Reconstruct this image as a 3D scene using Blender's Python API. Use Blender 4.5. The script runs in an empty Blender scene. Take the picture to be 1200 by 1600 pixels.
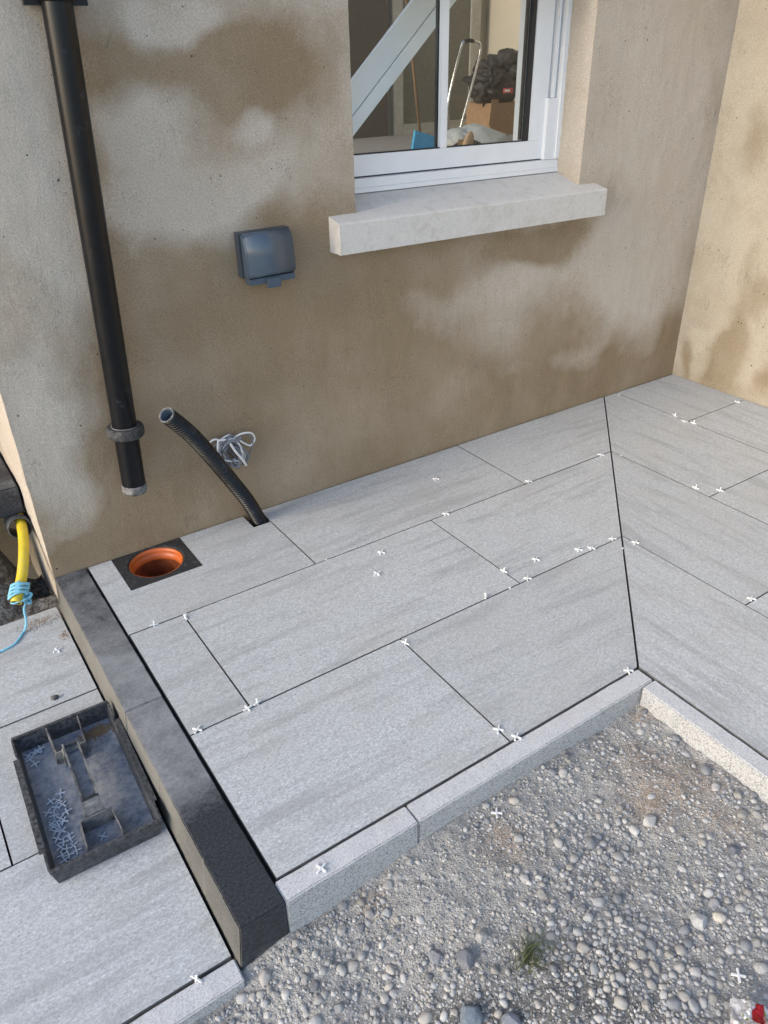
import bpy, bmesh, math, random
import numpy as np
from mathutils import Vector, Matrix, noise as mnoise
from math import radians, sin, cos, pi
random.seed(7); RNG = np.random.default_rng(11)
SC = bpy.context.scene
COL = SC.collection

# ------------------------------------------------------------------ camera
cd = bpy.data.cameras.new('camera'); cam = bpy.data.objects.new('camera', cd); COL.objects.link(cam)
R = ((0.8294598703932343, -0.5582430845124415, -0.018999526343406847),
     (-0.30035027273374876, -0.41707732845690243, -0.8578089622730787),
     (0.47094164933248533, 0.717224623588237, -0.5136173694908597))
rt, up, bk = Vector(R[0]), -Vector(R[1]), -Vector(R[2])
M = Matrix((rt, up, bk)).transposed().to_4x4(); M.translation = (-0.37557615, -2.2219553, 1.39673267)
cam.matrix_world = M
cd.sensor_fit = 'VERTICAL'; cd.sensor_height = 24.0; cd.sensor_width = 18.0
cd.lens = 1203.7746 / 1600 * 24.0
cd.clip_start = 0.02; cd.clip_end = 500
SC.camera = cam

# ------------------------------------------------------------------ light
SUN_DIR = Vector((-0.90, -0.03, 0.42)).normalized()
SUN_EL = math.asin(SUN_DIR.z); SUN_AZ = math.atan2(SUN_DIR.x, SUN_DIR.y)
w = bpy.data.worlds.new('World'); SC.world = w; w.use_nodes = True
nt = w.node_tree; sky = nt.nodes.new('ShaderNodeTexSky'); sky.sky_type = 'NISHITA'
sky.sun_disc = False; sky.sun_elevation = SUN_EL; sky.sun_rotation = SUN_AZ
sky.dust_density = 1.3; sky.air_density = 1.0; sky.ozone_density = 1.7
bg = nt.nodes['Background']; bg.inputs['Strength'].default_value = 0.15
nt.links.new(sky.outputs[0], bg.inputs[0])
sd = bpy.data.lights.new('sun', 'SUN'); sun = bpy.data.objects.new('sun', sd); COL.objects.link(sun)
sd.energy = 0.85; sd.angle = radians(24); sd.color = (1.0, 0.87, 0.71)
sun.rotation_euler = SUN_DIR.to_track_quat('Z', 'Y').to_euler()
vs = SC.view_settings
vs.view_transform = 'Standard'; vs.look = 'None'; vs.gamma = 1.0; vs.use_curve_mapping = False
vs.exposure = 1.3
SC.render.engine = 'CYCLES'; SC.cycles.use_denoising = True; SC.cycles.max_bounces = 8

# ------------------------------------------------------------------ helpers: nodes
class NT:
    def __init__(s, name):
        s.m = bpy.data.materials.new(name); s.m.use_nodes = True; s.t = s.m.node_tree
        s.b = s.t.nodes['Principled BSDF']
    def n(s, typ, **kw):
        nd = s.t.nodes.new('ShaderNode' + typ)
        for k, v in kw.items():
            if k.startswith('_'): setattr(nd, k[1:], v)
            else: s.set(nd.inputs[k.replace('__', ' ')] if not k.startswith('i') or not k[1:].isdigit() else nd.inputs[int(k[1:])], v)
        return nd
    def set(s, inp, v):
        if hasattr(v, 'is_linked') : s.t.links.new(v, inp)
        else: inp.default_value = v
    def coord(s, scale=(1, 1, 1), rot=(0, 0, 0)):
        tc = s.n('TexCoord'); mp = s.n('Mapping', Vector=tc.outputs['Object'], Scale=scale, Rotation=rot)
        return mp.outputs[0]
    def noise(s, vec, scale, detail=4, rough=.6, w=None, dist=0):
        kw = dict(_noise_dimensions='4D' if w is not None else '3D', Vector=vec, Scale=scale, Detail=detail, Roughness=rough, Distortion=dist)
        if w is not None: kw['W'] = w
        return s.n('TexNoise', **kw).outputs['Fac']
    def ramp(s, fac, a, b, lo=(0, 0, 0, 1), hi=(1, 1, 1, 1)):
        r = s.n('ValToRGB', Fac=fac); e = r.color_ramp.elements
        e[0].position = a; e[1].position = b; e[0].color = c4(lo); e[1].color = c4(hi)
        return r.outputs[0]
    def mix(s, fac, a, b, mode='MIX'):
        m = s.n('MixRGB', _blend_type=mode, Fac=fac)
        s.set(m.inputs[1], a if hasattr(a, 'is_linked') else c4(a)); s.set(m.inputs[2], b if hasattr(b, 'is_linked') else c4(b))
        return m.outputs[0]
    def math(s, op, a, b=0.0, clamp=False):
        m = s.n('Math', _operation=op, _use_clamp=clamp); s.set(m.inputs[0], a); s.set(m.inputs[1], b); return m.outputs[0]
    def bump(s, h, strength=.3, dist=.002, prev=None):
        kw = dict(Height=h, Strength=strength, Distance=dist)
        if prev is not None: kw['Normal'] = prev
        return s.n('Bump', **kw).outputs[0]
    def out(s, color=None, rough=None, normal=None, **kw):
        if color is not None: s.set(s.b.inputs['Base Color'], color if hasattr(color, 'is_linked') else c4(color))
        if rough is not None: s.set(s.b.inputs['Roughness'], rough)
        if normal is not None: s.set(s.b.inputs['Normal'], normal)
        for k, v in kw.items(): s.set(s.b.inputs[k.replace('__', ' ')], v)
        return s.m
def c4(c):
    c = tuple(c); return c if len(c) == 4 else c + (1.0,)

def simple(name, col, rough=.5, var=.12, scale=40, bump=0.0, metal=0.0, spec=None, dust=None, dust_amt=(.55, .75), dscale=12):
    """a plain coloured surface with slight mottling, grain and optional dust"""
    t = NT(name); v = t.coord()
    n = t.noise(v, scale, 5)
    d = tuple(max(0, x * (1 - var)) for x in col); h = tuple(min(1, x * (1 + var)) for x in col)
    c = t.ramp(n, .3, .7, d, h)
    r = t.math('ADD', rough - .08, t.math('MULTIPLY', n, .16))
    if dust is not None:
        m = t.ramp(t.noise(v, dscale, 8, .7), dust_amt[0], dust_amt[1])
        c = t.mix(m, c, dust); r = t.mix(m, r, (.9, .9, .9))
    kw = dict(Metallic=metal)
    if spec is not None: kw['Specular IOR Level'] = spec
    nn = t.bump(t.noise(v, scale * 6, 3), bump, .001) if bump else None
    return t.out(c, r, nn, **kw)

# ------------------------------------------------------------------ materials
def wall_material(name, dry, wet, tint):
    t = NT(name); v = t.coord()
    at = t.n('Attribute', _attribute_name='damp').outputs['Fac']
    f = t.math('ADD', at, t.math('MULTIPLY', t.math('SUBTRACT', t.noise(v, 6, 10, .68, dist=.6), .5), .8))
    f = t.math('ADD', f, t.math('MULTIPLY', t.math('SUBTRACT', t.noise(v, 70, 5, .75), .5), .30), True)
    c = t.mix(t.ramp(f, .07, .86), dry, wet)
    c = t.mix(t.ramp(t.noise(v, 2.3, 5), .42, .7), c, t.mix(.5, c, tint))
    c = t.mix(.8, c, t.ramp(t.noise(v, 210, 4, .8), .28, .72, (.60, .585, .56), (1.36, 1.36, 1.35)), 'MULTIPLY')
    vo = t.n('TexVoronoi', Vector=v, Scale=34.0, Randomness=1.0)
    pit = t.math('LESS_THAN', vo.outputs['Distance'], t.math('MULTIPLY', t.ramp(t.noise(v, 19, 2), .50, .70), .13))
    c = t.mix(t.math('MULTIPLY', pit, .9), c, (.05, .045, .035))
    vo2 = t.n('TexVoronoi', Vector=v, Scale=95.0, Randomness=1.0)
    pit2 = t.math('LESS_THAN', vo2.outputs['Distance'], t.math('MULTIPLY', t.ramp(t.noise(v, 11, 3), .46, .66), .20))
    c = t.mix(t.math('MULTIPLY', pit2, .55), c, (.09, .08, .06))
    sc_ = t.noise(t.coord((16, 16, 4.5), (0, .3, 0)), 1, 3, .55, dist=1.2)
    scr = t.math('LESS_THAN', t.math('ABSOLUTE', t.math('SUBTRACT', sc_, .5)), t.math('MULTIPLY', t.ramp(t.noise(v, 5.5, 3), .54, .66), .010))
    c = t.mix(t.math('MULTIPLY', scr, .30), c, (.13, .11, .085))
    ms = t.coord((55, 55, 7), (0, .35, 0))
    st = t.noise(ms, 1, 5, .65)
    ms2 = t.coord((9, 9, 3), (0, -.5, 0))
    b = t.bump(t.noise(ms2, 1, 4, .55), .55, .012)
    b = t.bump(st, .2, .002, b)
    b = t.bump(t.noise(v, 200, 5, .75), .6, .003, b)
    b = t.bump(t.math('MULTIPLY', t.math('ADD', pit, scr), -1.0), .5, .003, b)
    r = t.ramp(f, .3, 1, (.92, .92, .92), (.7, .7, .7))
    return t.out(c, r, b, **{'Specular IOR Level': .3})

def slab_material(name, rot):
    t = NT(name)
    w_ = t.math('MULTIPLY', t.n('ObjectInfo').outputs['Random'], 60.0)
    rz = pi / 2 if rot else 0
    v = t.coord()
    dash = t.noise(t.coord((1.0, 2.2, 1), (0, 0, rz)) if not rot else t.coord((2.2, 1.0, 1)), 120, 6, .72, w_, .2)
    band = t.noise(t.coord((1.0, 9, 1)) if not rot else t.coord((9, 1.0, 1)), 2.6, 6, .6, w_, .5)
    spk = t.noise(v, 620, 2, .6)
    cl = t.noise(v, 5, 4, .6, w_)
    c = t.ramp(dash, .34, .62, (.325, .337, .336), (.60, .617, .614))
    gr = t.noise(v, 200, 6, .85)
    c = t.mix(.62, c, t.ramp(gr, .30, .70, (.42, .42, .42), (1.55, 1.55, 1.55)), 'MULTIPLY')
    c = t.mix(t.ramp(band, .50, .66), c, t.mix(.46, c, (.25, .255, .25)))
    c = t.mix(.35, c, t.ramp(spk, .3, .7, (.55, .55, .55), (1.4, 1.4, 1.4)), 'MULTIPLY')
    c = t.mix(t.ramp(cl, .45, .8), c, t.mix(.35, c, (.42, .39, .34)))
    stn = t.ramp(t.noise(v, 9, 5, .7, w_), .70, .80)
    c = t.mix(t.math('MULTIPLY', stn, .5), c, (.35, .29, .21))
    c = t.mix(t.math('MULTIPLY', t.math('SUBTRACT', t.n('ObjectInfo').outputs['Random'], .3), .22, True), c, (.27, .275, .27))
    b = t.bump(dash, .22, .0012); b = t.bump(spk, .12, .0006, b)
    return t.out(c, t.ramp(dash, .3, .7, (.5, .5, .5), (.68, .68, .68)), b, **{'Specular IOR Level': .45})

def granite_material(name, lo, hi, rough_b):
    t = NT(name); v = t.coord()
    g = t.noise(v, 420, 3, .75); g2 = t.n('TexVoronoi', Vector=v, Scale=480.0).outputs['Color']
    g2 = t.n('SeparateColor', Color=g2).outputs[0]
    c = t.ramp(g, .35, .65, lo, hi)
    c = t.mix(t.math('MULTIPLY', t.ramp(g2, .80, .9), .55), c, (.14, .14, .145))
    c = t.mix(t.math('MULTIPLY', t.ramp(g2, .26, .10), .6), c, (.66, .66, .65))
    st = t.ramp(t.noise(v, 11, 6, .7), .60, .76)
    c = t.mix(t.math('MULTIPLY', st, .4), c, (.33, .27, .19))
    b = t.bump(t.noise(v, 160, 5, .7), rough_b, .004); b = t.bump(g, .25, .001, b)
    return t.out(c, .8, b, **{'Specular IOR Level': .3})

def basalt_material(name, base, dust, dlo, dhi):
    t = NT(name); v = t.coord()
    at = t.n('Attribute', _attribute_name='dust').outputs['Fac']
    c = t.ramp(t.noise(v, 190, 5, .8), .36, .70, tuple(x * .45 for x in base), tuple(x * 2.8 for x in base))
    d = t.math('ADD', at, t.math('MULTIPLY', t.math('SUBTRACT', t.noise(v, 9, 9, .66), .5), 1.1))
    d = t.math('ADD', d, t.math('MULTIPLY', t.math('SUBTRACT', t.noise(v, 120, 4, .7), .5), .5))
    m = t.ramp(d, dlo, dhi)
    c = t.mix(m, c, dust)
    sp = t.ramp(t.noise(v, 75, 6, .75), .66, .72)
    c = t.mix(t.math('MULTIPLY', sp, .5), c, (.3, .29, .27))
    b = t.bump(t.noise(v, 260, 4, .7), .3, .0015)
    return t.out(c, t.mix(m, (.5, .5, .5), (.85, .85, .85)), b, **{'Specular IOR Level': .4})

MAT = {}
MAT['wall'] = wall_material('cement_render', (.51, .455, .385), (.262, .194, .120), (.43, .35, .262))
MAT['wing'] = wall_material('cement_render_pale', (.43, .385, .312), (.24, .19, .125), (.40, .35, .275))
MAT['slab_x'] = slab_material('grey_slab_lengthwise', False)
MAT['slab_y'] = slab_material('grey_slab_crosswise', True)
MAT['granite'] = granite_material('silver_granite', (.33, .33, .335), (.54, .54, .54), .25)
MAT['granite_face'] = granite_material('hammered_granite_shaded', (.175, .17, .16), (.36, .35, .335), .9)  # hammered sides; shade on them is put into this darker granite
MAT['basalt'] = basalt_material('black_basalt', (.022, .024, .028), (.27, .275, .28), .34, .92)
MAT['basalt_side'] = basalt_material('basalt_side_slurry', (.05, .048, .042), (.165, .158, .14), .0, .8)
MAT['bed'] = simple('dark_mortar_bed', (.035, .033, .03), .95)
MAT['sill'] = simple('cast_concrete_sill', (.59, .565, .52), .85, .09, 160, .35, dust=(.40, .37, .31), dust_amt=(.50, .90), dscale=22)
MAT['white'] = simple('white_window_paint', (.80, .80, .79), .35, .03, 12, spec=.5)
MAT['black_rubber'] = simple('black_gasket', (.015, .015, .016), .5)
MAT['pipe'] = simple('black_pipe_plastic', (.004, .004, .005), .33, .25, 30, .06, spec=.28, dust=(.075, .08, .09), dust_amt=(.60, .82), dscale=17)
MAT['pipe'].node_tree.nodes['Principled BSDF'].inputs['Specular IOR Level'].default_value = .3
MAT['collar'] = simple('dusty_rubber_collar', (.035, .034, .034), .85, .5, 160, .8, dust=(.16, .155, .15), dust_amt=(.50, .8), dscale=60)
MAT['pipe_end'] = simple('dusty_pipe_end', (.09, .087, .083), .8, .4, 60, .4, dust=(.33, .32, .30), dust_amt=(.45, .75), dscale=50)
MAT['socket'] = simple('grey_blue_plastic', (.066, .090, .118), .16, .06, 20, spec=.5)
MAT['socket_base'] = simple('grey_plastic_back_box', (.05, .062, .078), .4, .08, 40)
MAT['orange'] = simple('orange_drain_plastic', (.52, .115, .022), .42, .12, 25)
MAT['orange_shaded'] = simple('shaded_orange_bore', (.20, .05, .014), .6, .4, 30)  # shade down the bore put into the colour as a darker, silty orange
MAT['gully'] = simple('black_gully_plastic', (.022, .022, .023), .7, .5, 120, .7, dust=(.15, .15, .15), dust_amt=(.55, .8), dscale=55)
MAT['duct'] = simple('black_duct_plastic', (.006, .006, .007), .30, .3, 60, spec=.35, dust=(.10, .105, .11), dust_amt=(.55, .85), dscale=25)
MAT['duct_in'] = simple('bluish_duct_lining', (.10, .13, .17), .35)
MAT['cable_grey'] = simple('grey_cable_sheath', (.17, .18, .20), .45)
MAT['cable_white'] = simple('white_cable_sheath', (.72, .72, .70), .45)
MAT['yellow'] = simple('yellow_duct_plastic', (.62, .47, .03), .42, .08, 30, dust=(.42, .36, .16), dust_amt=(.55, .9), dscale=20)
MAT['grey_pipe'] = simple('dark_grey_pipe', (.06, .065, .07), .4)
MAT['rope'] = simple('blue_rope_fibre', (.24, .56, .70), .6, .35, 320, .6)
MAT['spacer'] = simple('white_spacer_plastic', (.76, .76, .74), .45, .04)
MAT['spacer_tray'] = simple('dusty_spacer_plastic', (.44, .49, .55), .55, .08)
MAT['tray'] = simple('black_tray_plastic', (.018, .019, .022), .38, .3, 50, .2, dust=(.15, .155, .165), dust_amt=(.38, .80), dscale=110)
MAT['tray_dusty'] = simple('dust_caked_tray_plastic', (.045, .048, .055), .5, .4, 60, .2, dust=(.27, .265, .25), dust_amt=(.38, .66), dscale=32)
MAT['tray_floor'] = simple('dusty_sky_tinted_floor', (.095, .125, .18), .36, .4, 70, .2, dust=(.33, .335, .34), dust_amt=(.34, .68), dscale=50)  # blue base paints in the sky's reflection on black plastic, under the dust
MAT['rough_conc'] = simple('rough_concrete', (.19, .182, .17), .95, .6, 130, 1.0, dust=(.06, .05, .04), dust_amt=(.46, .56), dscale=55)
MAT['sand'] = simple('loose_brown_sand', (.26, .17, .09), .95, .4, 300)
MAT['soil'] = simple('dried_brown_mud', (.27, .19, .125), .95, .3, 120, .6)
MAT['room_back'] = simple('olive_plaster', (.40, .39, .32), .9, .06, 5)
MAT['room_side'] = simple('cream_plaster', (.62, .57, .47), .9, .04, 5)
MAT['room_floor'] = simple('screed', (.25, .24, .22), .9)
MAT['board_white'] = simple('white_reflection_board', (.84, .87, .87), .5, .04, 8)
MAT['chrome'] = simple('chrome_tube', (.75, .74, .70), .22, .03, metal=1.0)
MAT['bag'] = simple('black_bag_cloth', (.03, .028, .028), .6, .4, 25, .5)
MAT['card'] = simple('brown_cardboard', (.33, .21, .12), .85)
MAT['blue'] = simple('bright_blue_plastic', (.05, .38, .62), .4)
MAT['wbag'] = simple('translucent_white_sacking', (.52, .53, .48), .5, .15, 30)
MAT['wood'] = simple('pale_wood', (.48, .32, .18), .7, .2, 30)
MAT['wood_dark'] = simple('brown_handle_wood', (.20, .12, .06), .6)
MAT['red'] = simple('red_print', (.5, .05, .05), .4)
MAT['frame_in'] = simple('pale_inner_frame', (.52, .51, .45), .6)
MAT['door_in'] = simple('dark_inner_door', (.09, .085, .075), .5)
MAT['panel_in'] = simple('dull_inner_panel', (.20, .20, .165), .6)

t = NT('window_glass')
lw = t.n('Fresnel', IOR=1.5); tr = t.n('BsdfTransparent', Color=(.965, .975, .97, 1)); gl = t.n('BsdfGlossy', Roughness=.01)
ff = t.math('MULTIPLY', lw.outputs[0], t.math('SUBTRACT', 1.0, t.n('NewGeometry').outputs['Backfacing']))
mx = t.n('MixShader', Fac=ff); t.t.links.new(tr.outputs[0], mx.inputs[1]); t.t.links.new(gl.outputs[0], mx.inputs[2])
t.t.links.new(mx.outputs[0], t.t.nodes['Material Output'].inputs[0]); MAT['glass'] = t.m

t = NT('stone_tint'); v = t.coord()
at = t.n('Attribute', _attribute_name='col').outputs['Color']
c = t.mix(.8, at, t.ramp(t.noise(v, 170, 5, .7), .28, .72, (.6, .6, .6), (1.3, 1.3, 1.3)), 'MULTIPLY')
MAT['stone'] = t.out(c, .85, t.bump(t.noise(v, 400, 4, .7), .4, .0012), **{'Specular IOR Level': .25})
t = NT('gravel_dirt'); v = t.coord()
at = t.n('Attribute', _attribute_name='col').outputs['Color']
c = t.mix(.9, at, t.ramp(t.noise(v, 190, 6, .75), .3, .7, (.5, .5, .5), (1.42, 1.42, 1.42)), 'MULTIPLY')
vo = t.n('TexVoronoi', Vector=v, Scale=260.0)
g = t.n('SeparateColor', Color=vo.outputs['Color']).outputs[0]
c = t.mix(t.ramp(g, .72, .95), c, t.mix(.6, c, (.5, .49, .47)))
b = t.bump(t.noise(v, 120, 6, .75), .9, .005); b = t.bump(t.math('SUBTRACT', 1.0, vo.outputs['Distance']), .6, .003, b)
MAT['dirt'] = t.out(c, .95, b, **{'Specular IOR Level': .2})
t = NT('grass_blade'); v = t.coord()
MAT['grass'] = t.out(t.ramp(t.noise(v, 60, 3), .3, .7, (.025, .04, .012), (.10, .115, .04)), .6)
t = NT('printed_foil'); v = t.coord()
c = t.ramp(t.noise(v, 16, 2, .5), .42, .44, (.55, .03, .04), (.80, .79, .78))
c = t.mix(t.ramp(t.noise(v, 40, 2), .68, .70), c, (.35, .45, .08))
MAT['foil'] = t.out(c, .25, t.bump(t.noise(v, 90, 3), .5, .004), Metallic=.35)

# ------------------------------------------------------------------ helpers: objects
def tag(o, label=None, cat=None, group=None, kind=None):
    for k, v in (('label', label), ('category', cat), ('group', group), ('kind', kind)):
        if v: o[k] = v
    return o
def empty(name, loc, label, cat, group=None, rz=0.0):
    o = bpy.data.objects.new(name, None); COL.objects.link(o); o.location = loc; o.rotation_euler = (0, 0, rz)
    o.empty_display_size = .05
    return tag(o, label, cat, group)
def wloc(o):
    p = Vector((0, 0, 0))
    while o is not None: p += o.location; o = o.parent
    return p
def link(name, me, mats, parent=None, origin=None, local=False, smooth=False):
    """link a mesh given in world coordinates; its origin goes to the parent's place (or to origin)"""
    o = bpy.data.objects.new(name, me); COL.objects.link(o)
    for m in (mats if isinstance(mats, (list, tuple)) else [mats]): me.materials.append(MAT[m] if isinstance(m, str) else m)
    if not local:
        off = wloc(parent) if parent else Vector((0, 0, 0))
        tgt = Vector(origin) if origin is not None else off
        if tgt.length: me.transform(Matrix.Translation(-tgt))
        o.location = tgt - off
    if parent: o.parent = parent
    if smooth:
        for p in me.polygons: p.use_smooth = True
    return o
def bm_obj(name, bm, mats, parent=None, origin=None, local=False, smooth=False, bevel=0, seg=2):
    if bevel:
        es = [e for e in bm.edges if e.is_manifold and e.calc_face_angle(0) > .5]
        bmesh.ops.bevel(bm, geom=es, offset=bevel, segments=seg, affect='EDGES', clamp_overlap=True)
    bmesh.ops.recalc_face_normals(bm, faces=bm.faces[:])
    me = bpy.data.meshes.new(name); bm.to_mesh(me); bm.free()
    return link(name, me, mats, parent, origin, local, smooth)
def box(bm, x0, x1, y0, y1, z0, z1, mi=0):
    vs = [bm.verts.new(p) for p in ((x0, y0, z0), (x1, y0, z0), (x1, y1, z0), (x0, y1, z0), (x0, y0, z1), (x1, y0, z1), (x1, y1, z1), (x0, y1, z1))]
    fs = [bm.faces.new([vs[i] for i in q]) for q in ((3, 2, 1, 0), (4, 5, 6, 7), (0, 1, 5, 4), (1, 2, 6, 5), (2, 3, 7, 6), (3, 0, 4, 7))]
    for f in fs: f.material_index = mi
    return vs, fs
def boxes(name, lst, mat, parent=None, bevel=0, tilt=None, **kw):
    bm = bmesh.new()
    for b in lst: box(bm, *b)
    if tilt:
        for v in bm.verts: v.co.z += tilt(v.co)
    return bm_obj(name, bm, mat, parent, bevel=bevel, **kw)
def prism(bm, pts, z0, z1):
    """extrude a plan polygon"""
    a = [bm.verts.new((x, y, z0)) for x, y in pts]; b = [bm.verts.new((x, y, z1)) for x, y in pts]; n = len(pts)
    bm.faces.new(b); bm.faces.new(a[::-1])
    for i in range(n): bm.faces.new((a[i], a[(i + 1) % n], b[(i + 1) % n], b[i]))
def lathe(bm, prof, c=(0, 0, 0), n=32, axis=None, mi=0, closed=False):
    """profile of (radius, height) turned round an axis from c"""
    ax = Vector(axis or (0, 0, 1)).normalized(); q = ax.to_track_quat('Z', 'Y'); c = Vector(c)
    rings = []
    for r, h in prof: rings.append([bm.verts.new(c + q @ Vector((r * cos(2 * pi * k / n), r * sin(2 * pi * k / n), h))) for k in range(n)])
    R_ = rings + ([rings[0]] if closed else [])
    for a, b in zip(R_, R_[1:]):
        for k in range(n):
            f = bm.faces.new((a[k], a[(k + 1) % n], b[(k + 1) % n], b[k])); f.smooth = True; f.material_index = mi
    return rings
def catmull(pts, n):
    P = [Vector(p) for p in pts]; P = [P[0] * 2 - P[1]] + P + [P[-1] * 2 - P[-2]]; out = []
    m = len(P) - 3
    for i in range(n + 1):
        u = i / n * m; k = min(int(u), m - 1); u -= k; a, b, c, d = P[k:k + 4]
        out.append(.5 * ((2 * b) + (c - a) * u + (2 * a - 5 * b + 4 * c - d) * u * u + (3 * b - a - 3 * c + d) * u ** 3))
    return out
def tube(bm, path, rad, n=8, caps=True, mi=0):
    """sweep a round section along path with parallel transport; rad is number or list"""
    rings = []; prev = None
    for i, p in enumerate(path):
        tng = (path[min(i + 1, len(path) - 1)] - path[max(i - 1, 0)]).normalized()
        if prev is None:
            x = tng.orthogonal().normalized()
        else:
            x = (prev - tng * prev.dot(tng)).normalized()
        prev = x; y = tng.cross(x); r = rad[i] if hasattr(rad, '__len__') else rad
        rings.append([bm.verts.new(p + (x * cos(2 * pi * k / n) + y * sin(2 * pi * k / n)) * r) for k in range(n)])
    for a, b in zip(rings, rings[1:]):
        for k in range(n):
            f = bm.faces.new((a[k], a[(k + 1) % n], b[(k + 1) % n], b[k])); f.smooth = True; f.material_index = mi
    if caps:
        bm.faces.new(rings[0][::-1]).material_index = mi; bm.faces.new(rings[-1]).material_index = mi
    return rings
# numpy value noise
def vnoise(x, y, seed=0):
    xi = np.floor(x).astype(np.int64); yi = np.floor(y).astype(np.int64); fx = x - xi; fy = y - yi
    fx = fx * fx * (3 - 2 * fx); fy = fy * fy * (3 - 2 * fy)
    def h(a, b):
        n = (a * 374761393 + b * 668265263 + seed * 974711) & 0x7fffffff
        n = ((n ^ (n >> 13)) * 1274126177) & 0x7fffffff
        return ((n ^ (n >> 16)) & 0xffff) / 65535.0
    return (h(xi, yi) * (1 - fx) + h(xi + 1, yi) * fx) * (1 - fy) + (h(xi, yi + 1) * (1 - fx) + h(xi + 1, yi + 1) * fx) * fy
def fbm(x, y, sc, octv=5, seed=0, g=.5):
    s = np.zeros_like(np.asarray(x, float)); a = 1; tot = 0
    for o in range(octv):
        s += a * vnoise(x * sc, y * sc, seed + o * 17); tot += a; a *= g; sc *= 2.03
    return s / tot
def np_mesh(name, verts, faces_flat, counts):
    me = bpy.data.meshes.new(name)
    nv = len(verts); nl = len(faces_flat); nf = len(counts)
    me.vertices.add(nv); me.vertices.foreach_set('co', np.asarray(verts, np.float32).ravel())
    me.loops.add(nl); me.loops.foreach_set('vertex_index', np.asarray(faces_flat, np.int32))
    me.polygons.add(nf); st = np.concatenate(([0], np.cumsum(counts)[:-1])).astype(np.int32)
    me.polygons.foreach_set('loop_start', st); me.polygons.foreach_set('loop_total', np.asarray(counts, np.int32))
    me.update(calc_edges=True)
    return me
def set_attr(me, name, vals):
    a = me.attributes.new(name, 'FLOAT', 'POINT'); a.data.foreach_set('value', np.asarray(vals, np.float32))
def set_col(me, cols):
    a = me.color_attributes.new('col', 'FLOAT_COLOR', 'POINT'); c = np.ones((len(cols), 4), np.float32); c[:, :3] = cols
    a.data.foreach_set('color', c.ravel())

# ------------------------------------------------------------------ ground (one sheet, dipping under the paving)
GB = [(0.557, -1.595, 0.108, 1), (0.351, -1.688, 0.092, 1), (0.453, -1.803, 0.123, 1), (0.678, -1.851, 0.092, 0.8), (0.121, -1.644, 0.108, 0.6), (0.057, -1.53, 0.108, 0.6), (-0.02, -1.409, 0.108, 0.8), (0.093, -1.41, 0.062, 0.6), (0.438, -1.902, 0.123, 1), (0.407, -1.404, 0.04, 0.7), (0.623, -1.403, 0.05, 0.7), (0.812, -1.40, 0.05, 0.7), (0.930, -1.466, 0.05, 0.6), (0.916, -1.452, 0.046, 0.5), (0.926, -1.691, 0.05, 0.6), (0.449, -1.644, 0.092, 0.8), (0.466, -1.475, 0.062, 0.5), (-0.236, -1.455, 0.092, 0.7), (-0.154, -1.433, 0.092, 0.7), (0.786, -1.697, 0.077, 0.3), (0.778, -1.766, 0.062, 0.4)]
def sstep(a, b, x):
    u = np.clip((x - a) / (b - a), 0, 1); return u * u * (3 - 2 * u)
def gheight(x, y):
    x = np.asarray(x, float); y = np.asarray(y, float)
    z = -.118 + .052 * sstep(-.08, .45, x) - .032 * sstep(-.06, -.22, x)
    z = z + .022 * (fbm(x, y, 5, 4, 3) - .5) + .012 * (fbm(x, y, 28, 4, 9) - .5) + .006 * (fbm(x, y, 90, 3, 21) - .5)
    z = z - .018 * sstep(-1.75, -2.1, y) - .012 * np.exp(-(((x - .62) / .2) ** 2 + ((y + 1.62) / .15) ** 2))
    z = z + .020 * np.exp(-np.maximum(0, -1.372 - y) / .028) * (fbm(x, y, 11, 3, 15) - .25) + .020 * np.exp(-np.maximum(0, .952 - x) / .025) * (fbm(x, y, 11, 3, 19) - .3)
    under = np.maximum(sstep(-1.362, -1.335, y), sstep(.962, .985, x)) * 1.0
    return z * (1 - under) + under * (-.30)
def gdens(x, y):
    d = np.zeros_like(x)
    for cx, cy, r, a in GB: d = np.maximum(d, a * np.exp(-((x - cx) ** 2 + (y - cy) ** 2) / (r * r)))
    out = sstep(.75, 1.0, fbm(x, y, 6, 3, 55) + .45)
    far = (sstep(-2.0, -2.3, y) + sstep(-.3, -.6, x)).clip(0, 1) * out
    return np.maximum(d, far * .7)
def brown(x, y):
    b = np.zeros_like(x)
    for cx, cy, r in ((.855, -1.61, .10), (.818, -1.50, .07), (.84, -1.72, .06), (.93, -1.40, .035), (.76, -1.58, .08), (.41, -1.47, .06), (.11, -1.42, .03)):
        b = np.maximum(b, np.exp(-((x - cx) ** 2 + (y - cy) ** 2) / (r * r)))
    return b * (.5 + fbm(x, y, 14, 4, 5))
xs = np.concatenate(([-60, -20, -8, -4, -2.4, -1.4], np.arange(-.9, 1.06, .0048), [1.3, 2, 4, 9, 20, 60]))
ys = np.concatenate(([-60, -20, -8, -5, -3.6, -2.9], np.arange(-2.5, -1.34, .0048), [-1, 0, 2, 6, 20, 60]))
gx, gy = np.meshgrid(xs, ys); gz = gheight(gx, gy)
nx, ny = len(xs), len(ys)
V = np.stack([gx, gy, gz], -1).reshape(-1, 3)
i = np.arange(nx * ny).reshape(ny, nx)
F = np.stack([i[:-1, :-1], i[:-1, 1:], i[1:, 1:], i[1:, :-1]], -1).reshape(-1, 4)
me = np_mesh('ground', V, F.ravel(), np.full(len(F), 4))
x, y = V[:, 0], V[:, 1]
tone = (fbm(x, y, 9, 5, 31) - .5) * .16 + (fbm(x, y, 60, 3, 41) - .5) * .14
base = np.array([.355, .345, .322])[None] * (1 + tone[:, None] * 1.6)
bb = np.clip(brown(x, y), 0, 1)[:, None]
base = base * (1 - bb * .75) + np.array([.34, .27, .205])[None] * bb * .75
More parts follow.
